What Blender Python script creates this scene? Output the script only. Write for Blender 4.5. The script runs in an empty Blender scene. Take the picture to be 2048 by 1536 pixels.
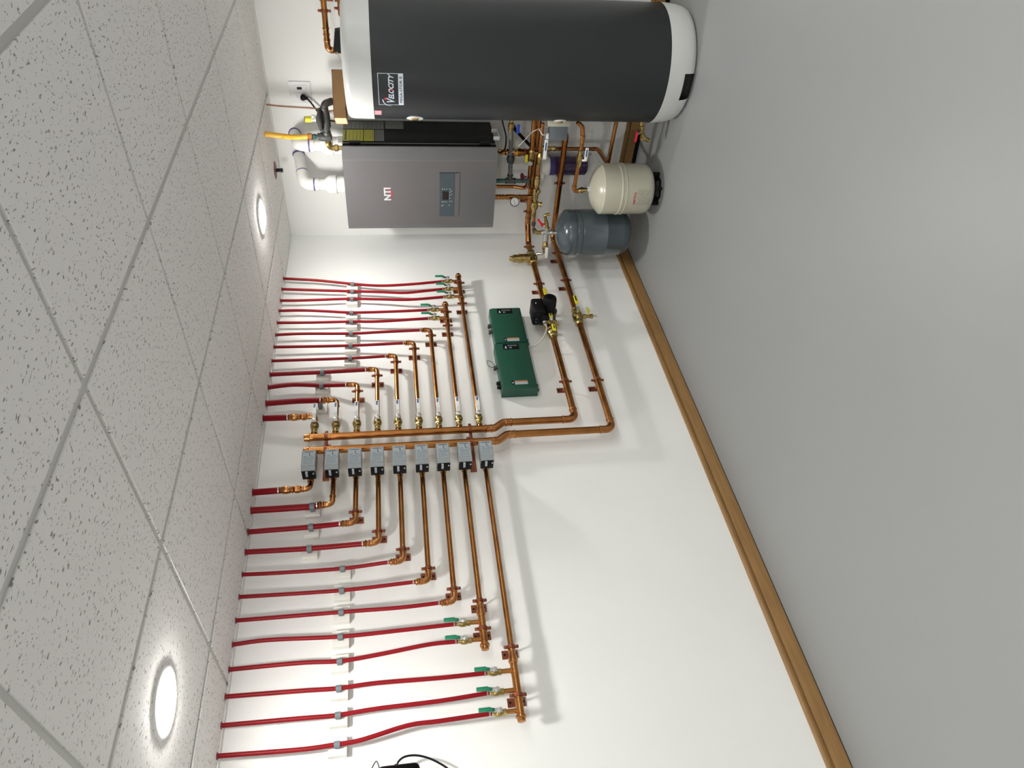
import bpy, bmesh, math, random
from mathutils import Vector, Matrix
random.seed(7)
SC = bpy.context.scene
COL = SC.collection
PI = math.pi

# ------------------------------------------------------------------ camera
cam_data = bpy.data.cameras.new('camera')
cam = bpy.data.objects.new('camera', cam_data)
COL.objects.link(cam)
cam_data.sensor_width = 36.0
cam_data.lens = 1441.06 / 2048 * 36.0
cam_data.clip_start = 0.02
R3 = ((0.07822365, 0.70848383, 0.70137845),
      (-0.13754481, 0.70447581, -0.6962724),
      (-0.98740189, -0.042006, 0.15255494))
cam.matrix_world = Matrix(((R3[0][0], R3[0][1], R3[0][2], 2.6974),
                           (R3[1][0], R3[1][1], R3[1][2], -4.1134),
                           (R3[2][0], R3[2][1], R3[2][2], 1.5408),
                           (0, 0, 0, 1)))
SC.camera = cam

# ------------------------------------------------------------------ world and exposure
w = bpy.data.worlds.new('world'); SC.world = w; w.use_nodes = True
w.node_tree.nodes['Background'].inputs[0].default_value = (0.9, 0.95, 1.0, 1)
w.node_tree.nodes['Background'].inputs[1].default_value = 0.05
SC.view_settings.view_transform = 'Standard'
SC.view_settings.look = 'None'
SC.view_settings.gamma = 1.0
SC.view_settings.use_curve_mapping = False
SC.view_settings.exposure = 0.74
LAMP = 215.0           # emission of every ceiling downlight

# ------------------------------------------------------------------ materials
def material(name, color, rough=0.5, metal=0.0, var=0.0, scale=20.0, bump=0.0, emit=0.0, spec=0.5, coat=0.0, color2=None, stretch=(1, 1, 1), alpha=1.0, rvar=0.0):
    m = bpy.data.materials.new(name); m.use_nodes = True
    nt = m.node_tree; N = nt.nodes; L = nt.links
    b = N['Principled BSDF']
    b.inputs['Base Color'].default_value = (*color, 1)
    b.inputs['Roughness'].default_value = rough
    b.inputs['Metallic'].default_value = metal
    b.inputs['Specular IOR Level'].default_value = spec
    b.inputs['Coat Weight'].default_value = coat
    b.inputs['Coat Roughness'].default_value = 0.12
    if emit:
        b.inputs['Emission Color'].default_value = (*color, 1)
        b.inputs['Emission Strength'].default_value = emit
    if var or bump or color2 or rvar:
        tc = N.new('ShaderNodeTexCoord'); mp = N.new('ShaderNodeMapping')
        mp.inputs['Scale'].default_value = stretch
        nz = N.new('ShaderNodeTexNoise'); nz.inputs['Scale'].default_value = scale
        nz.inputs['Detail'].default_value = 4
        L.new(tc.outputs['Object'], mp.inputs[0]); L.new(mp.outputs[0], nz.inputs['Vector'])
        if var or color2:
            cr = N.new('ShaderNodeValToRGB')
            c2 = color2 or tuple(max(0, c * (1 - var)) for c in color)
            c1 = color if color2 else tuple(min(1, c * (1 + var)) for c in color)
            cr.color_ramp.elements[0].position = 0.35; cr.color_ramp.elements[1].position = 0.65
            cr.color_ramp.elements[0].color = (*c2, 1); cr.color_ramp.elements[1].color = (*c1, 1)
            L.new(nz.outputs['Fac'], cr.inputs[0]); L.new(cr.outputs[0], b.inputs['Base Color'])
        if rvar:
            mr = N.new('ShaderNodeMapRange')
            mr.inputs['To Min'].default_value = max(0.02, rough - rvar); mr.inputs['To Max'].default_value = rough + rvar
            L.new(nz.outputs['Fac'], mr.inputs['Value']); L.new(mr.outputs[0], b.inputs['Roughness'])
        if bump:
            bp = N.new('ShaderNodeBump'); bp.inputs['Strength'].default_value = bump; bp.inputs['Distance'].default_value = 0.01
            L.new(nz.outputs['Fac'], bp.inputs['Height']); L.new(bp.outputs[0], b.inputs['Normal'])
    return m

def ceiling_material():
    m = bpy.data.materials.new('fissured_ceiling_tile'); m.use_nodes = True
    nt = m.node_tree; N = nt.nodes; L = nt.links; b = N['Principled BSDF']
    b.inputs['Roughness'].default_value = 0.95; b.inputs['Specular IOR Level'].default_value = 0.15
    tc = N.new('ShaderNodeTexCoord')
    # short dark fissures: a thresholded noise, squashed differently by a slow warp
    warp = N.new('ShaderNodeTexNoise'); warp.inputs['Scale'].default_value = 9; warp.inputs['Detail'].default_value = 2
    add = N.new('ShaderNodeVectorMath'); add.operation = 'MULTIPLY_ADD'
    L.new(tc.outputs['Object'], warp.inputs['Vector'])
    L.new(warp.outputs['Color'], add.inputs[0]); add.inputs[1].default_value = (0.05, 0.05, 0.0)
    L.new(tc.outputs['Object'], add.inputs[2])
    n1 = N.new('ShaderNodeTexNoise'); n1.inputs['Scale'].default_value = 84; n1.inputs['Detail'].default_value = 1.5
    n1.inputs['Roughness'].default_value = 0.6
    mp = N.new('ShaderNodeMapping'); mp.inputs['Scale'].default_value = (1.6, 0.75, 1)
    L.new(add.outputs[0], mp.inputs[0]); L.new(mp.outputs[0], n1.inputs['Vector'])
    r1 = N.new('ShaderNodeValToRGB'); r1.color_ramp.elements[0].position = 0.622; r1.color_ramp.elements[1].position = 0.668
    L.new(n1.outputs['Fac'], r1.inputs[0])
    v = N.new('ShaderNodeTexVoronoi'); v.inputs['Scale'].default_value = 95
    L.new(tc.outputs['Object'], v.inputs['Vector'])
    r2 = N.new('ShaderNodeValToRGB'); r2.color_ramp.elements[0].position = 0.10; r2.color_ramp.elements[1].position = 0.16
    r2.color_ramp.elements[0].color = (1, 1, 1, 1); r2.color_ramp.elements[1].color = (0, 0, 0, 1)
    L.new(v.outputs['Distance'], r2.inputs[0])
    big = N.new('ShaderNodeTexNoise'); big.inputs['Scale'].default_value = 14
    L.new(tc.outputs['Object'], big.inputs['Vector'])
    rb = N.new('ShaderNodeMapRange'); rb.inputs['From Min'].default_value = 0.45; rb.inputs['From Max'].default_value = 0.6
    L.new(big.outputs['Fac'], rb.inputs['Value'])
    mm = N.new('ShaderNodeMath'); mm.operation = 'MULTIPLY'; L.new(r2.outputs[0], mm.inputs[0]); L.new(rb.outputs[0], mm.inputs[1])
    mx = N.new('ShaderNodeMath'); mx.operation = 'MAXIMUM'; L.new(r1.outputs[0], mx.inputs[0]); L.new(mm.outputs[0], mx.inputs[1])
    mix = N.new('ShaderNodeMix'); mix.data_type = 'RGBA'
    mix.inputs[6].default_value = (0.87, 0.855, 0.83, 1); mix.inputs[7].default_value = (0.33, 0.32, 0.29, 1)
    L.new(mx.outputs[0], mix.inputs[0]); L.new(mix.outputs[2], b.inputs['Base Color'])
    inv = N.new('ShaderNodeMath'); inv.operation = 'SUBTRACT'; inv.inputs[0].default_value = 1; L.new(mx.outputs[0], inv.inputs[1])
    bp = N.new('ShaderNodeBump'); bp.inputs['Strength'].default_value = 0.4; bp.inputs['Distance'].default_value = 0.003
    L.new(inv.outputs[0], bp.inputs['Height']); L.new(bp.outputs[0], b.inputs['Normal'])
    return m

def floor_material():
    m = bpy.data.materials.new('painted_grey_floor'); m.use_nodes = True
    nt = m.node_tree; N = nt.nodes; L = nt.links; b = N['Principled BSDF']
    b.inputs['Roughness'].default_value = 0.42; b.inputs['Specular IOR Level'].default_value = 0.35
    tc = N.new('ShaderNodeTexCoord')
    n = N.new('ShaderNodeTexNoise'); n.inputs['Scale'].default_value = 1.6; n.inputs['Detail'].default_value = 3
    L.new(tc.outputs['Object'], n.inputs['Vector'])
    r = N.new('ShaderNodeValToRGB'); r.color_ramp.elements[0].color = (0.265, 0.274, 0.276, 1); r.color_ramp.elements[1].color = (0.29, 0.299, 0.30, 1)
    L.new(n.outputs['Fac'], r.inputs[0])
    v = N.new('ShaderNodeTexVoronoi'); v.inputs['Scale'].default_value = 2.6; v.inputs['Randomness'].default_value = 1
    L.new(tc.outputs['Object'], v.inputs['Vector'])
    rr = N.new('ShaderNodeValToRGB'); rr.color_ramp.elements[0].position = 0.008; rr.color_ramp.elements[1].position = 0.012
    rr.color_ramp.elements[0].color = (0.25, 0.24, 0.2, 1); rr.color_ramp.elements[1].color = (1, 1, 1, 1)
    L.new(v.outputs['Distance'], rr.inputs[0])
    mu = N.new('ShaderNodeMix'); mu.data_type = 'RGBA'; mu.blend_type = 'MULTIPLY'; mu.inputs[0].default_value = 1
    L.new(r.outputs[0], mu.inputs[6]); L.new(rr.outputs[0], mu.inputs[7]); L.new(mu.outputs[2], b.inputs['Base Color'])
    n2 = N.new('ShaderNodeTexNoise'); n2.inputs['Scale'].default_value = 60
    L.new(tc.outputs['Object'], n2.inputs['Vector'])
    bp = N.new('ShaderNodeBump'); bp.inputs['Strength'].default_value = 0.05; L.new(n2.outputs['Fac'], bp.inputs['Height']); L.new(bp.outputs[0], b.inputs['Normal'])
    return m

M = {}
M['wall'] = material('white_painted_wall', (0.86, 0.865, 0.845), 0.6, var=0.012, scale=2.5, bump=0.02, spec=0.3)
M['ceil'] = ceiling_material()
M['tee'] = material('grey_ceiling_tee', (0.60, 0.60, 0.57), 0.5, spec=0.3)
M['angle'] = material('white_wall_angle', (0.74, 0.73, 0.70), 0.5)
M['floor'] = floor_material()
M['oak'] = material('varnished_oak', (0.31, 0.175, 0.062), 0.38, scale=6, color2=(0.25, 0.135, 0.045), stretch=(8, 1, 14), spec=0.5)
M['copper'] = material('aged_copper', (0.47, 0.205, 0.062), 0.25, 1.0, scale=11, color2=(0.34, 0.135, 0.040), rvar=0.08)
M['copper_fit'] = material('bright_copper_fitting', (0.58, 0.26, 0.095), 0.20, 1.0, scale=30, color2=(0.38, 0.155, 0.05))
M['copper_dark'] = material('copper_plated_steel', (0.26, 0.085, 0.045), 0.42, 0.75, var=0.15, scale=40)
M['brass'] = material('brass', (0.56, 0.42, 0.17), 0.26, 1.0, scale=40, color2=(0.30, 0.22, 0.08))
M['steel'] = material('zinc_plated_steel', (0.62, 0.62, 0.60), 0.32, 1.0, var=0.08, scale=60)
M['red'] = material('red_plastic_tube', (0.23, 0.001, 0.006), 0.42, var=0.08, scale=12, spec=0.22)
M['ring'] = material('steel_crimp_ring', (0.50, 0.47, 0.46), 0.3, 1.0, var=0.05, scale=60)
M['block'] = material('white_plastic_block', (0.80, 0.79, 0.73), 0.5, var=0.01)
M['clip'] = material('grey_plastic_clip', (0.15, 0.18, 0.20), 0.5, var=0.05)
M['white'] = material('white_enamel', (0.82, 0.83, 0.82), 0.35, var=0.01)
M['blue'] = material('blue_print', (0.03, 0.08, 0.26), 0.5, var=0.05)
M['green'] = material('green_vinyl', (0.010, 0.20, 0.10), 0.35, var=0.08, scale=50)
M['relay'] = material('dark_green_enamel', (0.012, 0.072, 0.044), 0.35, var=0.03, scale=10)
M['black'] = material('black_plastic', (0.004, 0.004, 0.005), 0.5, var=0.1, spec=0.2)
M['blackg'] = material('gloss_black_enamel', (0.004, 0.004, 0.004), 0.30, var=0.1, spec=0.06)
M['iron'] = material('dark_cast_iron', (0.07, 0.072, 0.07), 0.5, 0.5, var=0.2, scale=60, bump=0.1)
M['valvegrey'] = material('grey_actuator_cover', (0.27, 0.30, 0.31), 0.42, var=0.03)
M['label_grey'] = material('silver_label', (0.36, 0.41, 0.44), 0.4, var=0.02)
M['ink'] = material('black_ink', (0.012, 0.014, 0.018), 0.5, var=0.1)
M['ink2'] = material('grey_ink', (0.10, 0.12, 0.135), 0.5, var=0.1)
M['boiler'] = material('silver_grey_cover', (0.155, 0.152, 0.157), 0.33, 0.35, var=0.015, scale=8)
M['panel'] = material('slate_control_panel', (0.055, 0.075, 0.09), 0.35, var=0.05)
M['tank_dark'] = material('charcoal_tank_jacket', (0.020, 0.0235, 0.026), 0.36, var=0.03, scale=4, spec=0.38)
M['tank_light'] = material('light_grey_tank_cap', (0.62, 0.635, 0.63), 0.4, var=0.015, scale=6)
M['decal'] = material('pale_blue_decal', (0.62, 0.70, 0.78), 0.45, var=0.01)
M['crimson'] = material('crimson_decal', (0.55, 0.02, 0.06), 0.45, var=0.05)
M['rose'] = material('rose_label', (0.80, 0.20, 0.25), 0.5, var=0.05)
M['yellow'] = material('yellow_vinyl', (0.72, 0.62, 0.02), 0.4, var=0.05)
M['gasyellow'] = material('orange_yellow_tube', (0.78, 0.42, 0.035), 0.45, var=0.1, scale=30)
M['yellowlabel'] = material('yellow_warning_label', (0.50, 0.48, 0.02), 0.5, var=0.03)
M['labelgrey2'] = material('grey_data_plate', (0.12, 0.12, 0.115), 0.45, var=0.05, scale=30)
M['pvc'] = material('white_pvc', (0.78, 0.775, 0.735), 0.35, var=0.015)
M['purple'] = material('purple_primer', (0.09, 0.06, 0.24), 0.5, var=0.1)
M['maroon'] = material('dark_red_enamel', (0.16, 0.035, 0.045), 0.4, var=0.1)
M['cream'] = material('cream_tank_enamel', (0.50, 0.49, 0.39), 0.28, var=0.02, scale=8, coat=0.3)
M['bluegrey'] = material('blue_grey_tank_enamel', (0.058, 0.080, 0.092), 0.22, var=0.03, scale=8, coat=0.4)
M['card'] = material('brown_cardboard', (0.27, 0.155, 0.068), 0.85, var=0.03, scale=4)
M['card_in'] = material('pale_cardboard_edge', (0.72, 0.50, 0.29), 0.85, var=0.05)
M['lamp'] = material('lit_diffuser', (1.0, 0.985, 0.945), 0.5, emit=LAMP)
M['lamptrim'] = material('white_lamp_trim', (0.80, 0.80, 0.78), 0.4)
M['wire'] = material('brown_tube', (0.40, 0.21, 0.13), 0.4, 0.4, var=0.15, scale=30)
M['greywire'] = material('grey_wire', (0.45, 0.45, 0.42), 0.45, 0.3, var=0.05)
M['teal'] = material('dark_teal_pipe', (0.03, 0.10, 0.10), 0.45, var=0.2, scale=40)
M['redh'] = material('red_handwheel', (0.65, 0.01, 0.03), 0.4, var=0.05)
M['orange'] = material('orange_warning', (0.50, 0.18, 0.05), 0.5, var=0.05)
M["glassdark"] = material("smoked_filter_bowl", (0.05, 0.03, 0.08), 0.12, var=0.3, scale=18)
M['violet'] = material('violet_collar', (0.09, 0.07, 0.25), 0.35, var=0.05)
M['lcd'] = material('dark_display', (0.012, 0.008, 0.008), 0.15, var=0.1)
M['dot'] = material('pale_print', (0.55, 0.58, 0.58), 0.5, var=0.02)
M['outlet'] = material('white_faceplate', (0.62, 0.62, 0.615), 0.35, var=0.01)
M['greybox'] = material('slate_grey_box', (0.125, 0.145, 0.165), 0.4, var=0.03)
M['blueh'] = material('blue_lever', (0.01, 0.05, 0.42), 0.4, var=0.05)
M['seam'] = material('dark_gap', (0.02, 0.02, 0.018), 0.8, var=0.1)

# ------------------------------------------------------------------ objects
def link(o): COL.objects.link(o); return o
def thing(name, label, cat, loc=(0, 0, 0), group=None):
    o = bpy.data.objects.new(name, None); link(o); o.location = loc
    o.empty_display_size = 0.05
    o['label'] = label; o['category'] = cat
    if group: o['group'] = group
    return o
def tag(o, label, cat, group=None, kind=None):
    o['label'] = label; o['category'] = cat
    if group: o['group'] = group
    if kind: o['kind'] = kind
    return o
def wloc(o):
    v = Vector((0, 0, 0))
    while o: v += o.location; o = o.parent
    return v
def kids(o): return [c for c in bpy.data.objects if c.parent == o]
def copy_tree(o, parent=None, table=None):
    if table is None:
        table = {}
        for c in bpy.data.objects:
            if c.parent: table.setdefault(c.parent.name, []).append(c)
    c = o.copy(); link(c); c.parent = parent
    for ch in table.get(o.name, []): copy_tree(ch, c, table)
    return c

def V(*a): return Vector(a if len(a) > 1 else a[0])
def frame_of(d):
    d = Vector(d).normalized()
    a = Vector((0, 0, 1)) if abs(d.z) < 0.9 else Vector((1, 0, 0))
    u = d.cross(a).normalized(); return u, d.cross(u).normalized(), d

class MB:
    def __init__(s): s.v = []; s.f = []; s.m = []; s.mats = []
    def mi(s, mat):
        if mat is None: return 0
        if mat not in s.mats: s.mats.append(mat)
        return s.mats.index(mat)
    def add(s, vs, fs, mat=None):
        k = len(s.v); s.v += [tuple(x) for x in vs]; i = s.mi(mat)
        for f in fs: s.f.append(tuple(k + j for j in f)); s.m.append(i)
        return s
    def box(s, c, size, bevel=0.0, rot=None, seg=2, mat=None):
        bm = bmesh.new(); bmesh.ops.create_cube(bm, size=1)
        for v in bm.verts: v.co = Vector((v.co.x * size[0], v.co.y * size[1], v.co.z * size[2]))
        if bevel: bmesh.ops.bevel(bm, geom=bm.edges[:], offset=bevel, segments=seg, profile=0.5, affect='EDGES')
        bm.verts.index_update()
        Rm = rot if rot is not None else Matrix.Identity(3)
        vs = [Rm @ v.co + Vector(c) for v in bm.verts]; fs = [[v.index for v in f.verts] for f in bm.faces]
        bm.free(); return s.add(vs, fs, mat)
    def lathe(s, o, d, prof, n=24, mat=None, phase=0.0):
        """prof: list of (t along axis, radius); closed with caps at the ends"""
        o = Vector(o); u, v, d = frame_of(d); vs = []; fs = []
        for t, r in prof:
            for k in range(n):
                a = 2 * PI * k / n + phase
                vs.append(o + d * t + (u * math.cos(a) + v * math.sin(a)) * max(r, 1e-5))
        for i in range(len(prof) - 1):
            for k in range(n):
                k2 = (k + 1) % n
                fs.append((i * n + k, (i + 1) * n + k, (i + 1) * n + k2, i * n + k2))
        fs.append(tuple(range(n))); fs.append(tuple(reversed(range((len(prof) - 1) * n, len(prof) * n))))
        return s.add(vs, fs, mat)
    def cyl(s, a, b, r, n=20, mat=None, phase=0.0):
        a = Vector(a); b = Vector(b); L_ = (b - a).length
        return s.lathe(a, b - a, [(0, r), (L_, r)], n, mat, phase)
    def path(s, pts, bend, seg=7):
        P = [Vector(p) for p in pts]; out = [P[0]]
        for i in range(1, len(P) - 1):
            a, b, c = P[i - 1], P[i], P[i + 1]
            d1 = (b - a).normalized(); d2 = (c - b).normalized(); ang = d1.angle(d2)
            if ang < 0.02 or bend <= 0: out.append(b); continue
            t = min(bend * math.tan(ang / 2), (b - a).length * 0.49, (c - b).length * 0.49)
            R = t / math.tan(ang / 2); nn = (d2 - d1 * d1.dot(d2)).normalized(); cen = b - d1 * t + nn * R
            for k in range(seg + 1):
                th = ang * k / seg
                out.append(cen - nn * R * math.cos(th) + d1 * R * math.sin(th))
        out.append(P[-1]); return out
    def tube(s, pts, r, bend=0.0, n=16, mat=None, seg=7, cap=True):
        Q = s.path(pts, bend, seg) if bend else [Vector(p) for p in pts]
        vs = []; fs = []; T = []
        for i in range(len(Q)):
            a = Q[max(i - 1, 0)]; b = Q[min(i + 1, len(Q) - 1)]; T.append((b - a).normalized())
        u, _, _ = frame_of(T[0])
        for i, q in enumerate(Q):
            u = (u - T[i] * u.dot(T[i])).normalized(); v = T[i].cross(u)
            rr = r[i] if isinstance(r, (list, tuple)) else r
            for k in range(n):
                a = 2 * PI * k / n; vs.append(q + (u * math.cos(a) + v * math.sin(a)) * rr)
        for i in range(len(Q) - 1):
            for k in range(n):
                k2 = (k + 1) % n; fs.append((i * n + k, i * n + k2, (i + 1) * n + k2, (i + 1) * n + k))
        if cap: fs.append(tuple(reversed(range(n)))); fs.append(tuple(range((len(Q) - 1) * n, len(Q) * n)))
        return s.add(vs, fs, mat)
    def bead(s, p, d, r, w=0.006, h=0.0018, mat=None, n=20):
        d = Vector(d).normalized(); p = Vector(p) - d * w / 2
        return s.lathe(p, d, [(0, r), (w * .2, r + h * .8), (w * .5, r + h), (w * .8, r + h * .8), (w, r)], n, mat)
    def prism(s, poly, o, ux, uy, depth, mat=None):
        """poly in the plane (ux, uy) at o, extruded by the vector depth"""
        o = Vector(o); ux = Vector(ux); uy = Vector(uy); dv = Vector(depth); n = len(poly)
        vs = [o + ux * a + uy * b for a, b in poly]; vs += [p + dv for p in vs]
        fs = [tuple(reversed(range(n))), tuple(range(n, 2 * n))] + [(k, (k + 1) % n, n + (k + 1) % n, n + k) for k in range(n)]
        if ux.cross(uy).dot(dv) < 0: fs = [tuple(reversed(f)) for f in fs]
        return s.add(vs, fs, mat)
    def build(s, name, mat, parent=None, angle=35):
        me = bpy.data.meshes.new(name)
        off = wloc(parent) if parent else Vector((0, 0, 0))
        if not parent:
            xs = [min(v[i] for v in s.v) for i in range(3)]; xe = [max(v[i] for v in s.v) for i in range(3)]
            off = Vector(((xs[0] + xe[0]) / 2, (xs[1] + xe[1]) / 2, xs[2]))
        me.from_pydata([tuple(Vector(v) - off) for v in s.v], [], s.f)
        bm = bmesh.new(); bm.from_mesh(me); bmesh.ops.recalc_face_normals(bm, faces=bm.faces[:]); bm.to_mesh(me); bm.free()
        if s.mats:
            for m_ in s.mats: me.materials.append(m_)
            me.polygons.foreach_set('material_index', s.m)
        else: me.materials.append(mat)
        me.polygons.foreach_set('use_smooth', [True] * len(me.polygons))
        me.set_sharp_from_angle(angle=math.radians(angle))
        o = bpy.data.objects.new(name, me); link(o)
        if parent: o.parent = parent
        else: o.location = off
        return o

def rounded(w_, h, r, n=5):
    P = []
    for cx, cy, a0 in ((w_ / 2 - r, h / 2 - r, 0), (-w_ / 2 + r, h / 2 - r, PI / 2), (-w_ / 2 + r, -h / 2 + r, PI), (w_ / 2 - r, -h / 2 + r, 1.5 * PI)):
        for k in range(n + 1):
            a = a0 + PI / 2 * k / n; P.append((cx + r * math.cos(a), cy + r * math.sin(a)))
    return P

def lettering(name, body, size, o, ux, uy, mat, parent, shear=0.0, mapf=None, bold=0.0, sx=1.0, thick=0.0006, align='CENTER'):
    cu = bpy.data.curves.new(name, 'FONT'); cu.body = body; cu.size = size; cu.shear = shear; cu.offset = bold
    cu.align_x = align; cu.align_y = 'CENTER'; cu.extrude = thick / 2; cu.resolution_u = 3
    t = bpy.data.objects.new('tmp', cu); link(t)
    dg = bpy.context.evaluated_depsgraph_get(); me = bpy.data.meshes.new_from_object(t.evaluated_get(dg))
    bpy.data.objects.remove(t)
    ux = Vector(ux); uy = Vector(uy); nz = ux.cross(uy); off = wloc(parent); o = Vector(o)
    for v in me.vertices:
        if mapf: p = mapf(v.co.x * sx, v.co.y, v.co.z + thick / 2)
        else: p = o + ux * v.co.x * sx + uy * v.co.y + nz * (v.co.z + thick / 2)
        v.co = p - off
    me.materials.clear(); me.materials.append(mat); me.name = name
    ob = bpy.data.objects.new(name, me); link(ob); ob.parent = parent
    return ob

def struct(name, mb, mat):
    o = mb.build(name, mat); o['kind'] = 'structure'; return o
ORD = ['first', 'second', 'third', 'fourth', 'fifth', 'sixth', 'seventh', 'eighth', 'ninth', 'tenth', 'eleventh', 'twelfth']

# ================================================================== ROOM
H = 2.202; RX = 6.9; RY = -7.4
struct('floor', MB().box((RX / 2, RY / 2, -0.05), (RX + .2, -RY + .2, 0.1)), M['floor'])
struct('wall_left', MB().box((-0.05, RY / 2, 1.1), (0.1, -RY + .2, 2.3)), M['wall'])
struct('wall_back', MB().box((RX / 2 + .05, 0.05, 1.1), (RX + .1, 0.1, 2.3)), M['wall'])
struct('wall_right', MB().box((RX + 0.05, RY / 2, 1.1), (0.1, -RY + .2, 2.3)), M['wall'])
struct('wall_front', MB().box((RX / 2, RY - 0.05, 1.1), (RX + .2, 0.1, 2.3)), M['wall'])
# oak baseboards with a rounded top lip, dark strips under them
def baseboard(name, a, b, out, h):
    a = Vector(a); b = Vector(b); out = Vector(out); mb = MB()
    prof = [(0, .005), (.014, .005), (.014, h - .030), (.013, h - .0275), (.006, h - .0268), (.006, h - .0215), (.012, h - .0200), (.014, h - .012), (.013, h - .004), (.010, h - .0005), (0, h)]
    mb.prism(prof, a, out, (0, 0, 1), b - a)
    return struct(name, mb, M['oak'])
baseboard('baseboard_left', (0, RY, 0), (0, -0.014, 0), (1, 0, 0), .092)
baseboard('baseboard_back', (0, 0, 0.02), (RX, 0, 0.02), (0, -1, 0), .083)
baseboard('baseboard_right', (RX, 0, 0), (RX, RY, 0), (-1, 0, 0), .092)
g = MB(); g.box((.006, RY / 2, .0025), (.012, -RY, .005)); struct('trim_1', g, M['seam'])
g = MB(); g.box((RX / 2, -.009, .0125), (RX, .018, .025), .003); struct('trim_2', g, M['black'])
# ceiling grid
XL = [.3215 + .6145 * k for k in range(11)]
YL = [-.485, -1.093, -1.697, -2.292, -2.925, -3.535, -4.145, -4.755, -5.365, -5.975, -6.585, -7.195]
# tiles stand a few millimetres below the tees that carry them
xe = [-.01] + XL + [RX + .01]; ye = [.01] + YL + [RY - .01]
g = MB()
for i in range(len(xe) - 1):
    for j in range(len(ye) - 1):
        a0 = xe[i] + .0115; a1 = xe[i + 1] - .0115; b0 = ye[j + 1] + .0095; b1 = ye[j] - .0095
        g.box(((a0 + a1) / 2, (b0 + b1) / 2, H + .009), (a1 - a0, b1 - b0, .018), .002, seg=1)
g.box((RX / 2, RY / 2, H + .07), (RX + .2, -RY + .2, .10))
struct('ceiling', g, M['ceil'])
g = MB()
for x in XL: g.box((x, RY / 2, H + .0075), (.027, -RY, .005), .001, seg=1)
struct('trim_3', g, M['tee'])
g = MB()
for y in YL: g.box((RX / 2, y, H + .0082), (RX, .024, .004), .001, seg=1)
struct('trim_4', g, M['tee'])
g = MB()
g.box((.011, RY / 2, H - .0005), (.022, -RY, .007)); g.box((RX / 2, -.011, H - .0005), (RX, .022, .0069))
struct('trim_5', g, M['angle'])

# ------------------------------------------------------------------ downlights
def downlight(x, y, label):
    t = thing('ceiling_downlight', label, 'ceiling light', (x, y, H - .006), 'round ceiling downlights')
    mb = MB(); n = 40
    mb.lathe((x, y, H + .006), (0, 0, -1), [(0, .092), (.006, .095), (.010, .094), (.0115, .088), (.0105, .066), (.008, .0635)], n); mb.build('trim_ring', M['lamptrim'], t)
    d = MB(); d.lathe((x, y, H), (0, 0, -1), [(0, .0635), (.007, .0635), (.0115, .060), (.0145, .050), (.016, .036), (.0165, .02)], n); d.build('diffuser', M['lamp'], t)
    return t
downlight(.665, -3.24, 'round lit ceiling light near the thin red tubes, the larger one in view')
downlight(.645, -.81, 'round lit ceiling light near the room corner above the grey boiler')
t = thing('smoke_detector', 'round pale ceiling fixture cut off by the left picture edge', 'ceiling fixture', (1.900, -3.215, H - .03))
MB().lathe((1.900, -3.215, H + .003), (0, 0, -1), [(0, .085), (.004, .086), (.022, .080), (.030, .066), (.034, .03)], 40).build('cover', M['tee'], t)
for x, y in [(.66, -5.67), (1.89, -5.67), (3.12, -2.03), (3.12, -4.45)] + [(3.12 + 2.46 * i, -.81 - 2.43 * j) for i in range(2) for j in range(3)]:  # unseen lamps, added to even out the light on walls and floor
    downlight(x, y, 'round fill light added further out in the room, outside the picture')

# ================================================================== HANGERS
def hanger(p, along, out, r, wall_d, label, group, double=None):
    """split-ring hanger: plate on the wall, rod, two-piece ring with lugs. p = pipe centre"""
    p = Vector(p); al = Vector(along).normalized(); ou = Vector(out).normalized(); si = al.cross(ou)
    base = p - ou * wall_d
    t = thing('pipe_hanger', label, 'pipe hanger', base, group)
    rot = Matrix((al, si, ou)).transposed()
    mb = MB(); hl = r + .020
    mb.box(base + ou * .002, (.034, 2 * hl, .004), .001, rot, 1)
    mb.lathe(base + ou * .004, ou, [(0, .011), (.006, .010), (.009, .007)], 6)
    mb.build('wall_plate', M['copper_dark'], t)
    sc_ = MB()
    for s in (-1, 1): sc_.lathe(base + ou * .004 + si * s * (hl - .010), ou, [(0, .0045), (.002, .004), (.003, .001)], 10)
    sc_.build('screw', M['black'], t)
    rd = MB(); rd.cyl(base + ou * .009, p - ou * (r + .001), .0045, 10); rd.build('rod', M['steel'], t)
    rg = MB(); n = 28; wd = .013
    for k in range(n):
        a0 = 2 * PI * k / n; a1 = 2 * PI * (k + 1) / n
        for aa, bb in ((a0, a1),):
            q = [p + (si * math.cos(a) + ou * math.sin(a)) * rr + al * s for s in (-wd / 2, wd / 2) for a, rr in ((aa, r + .0006), (bb, r + .0006), (bb, r + .003), (aa, r + .003))]
            rg.add(q, [(0, 1, 2, 3), (7, 6, 5, 4), (3, 2, 6, 7), (1, 0, 4, 5)])
    for s in (-1, 1):
        c = p + si * s * (r + .009)
        rg.box(c, (wd, .017, .0065), .0024, rot, 2)
        rg.lathe(c + ou * .003, ou, [(0, .0042), (.003, .004), (.0036, .002)], 10)
    rg.build('ring', M['copper_dark'], t, 50)
    return t

# ================================================================== MANIFOLD WALL (wall_left, plane x = 0)
D = .068                                   # pipe centres stand this far off the wall
ZL = [1.955, 1.856, 1.757, 1.659, 1.561, 1.461, 1.365, 1.267, 1.168]
RB, RH = .0111, .0175
def W(y, z, d=D): return Vector((d, y, z))

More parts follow.
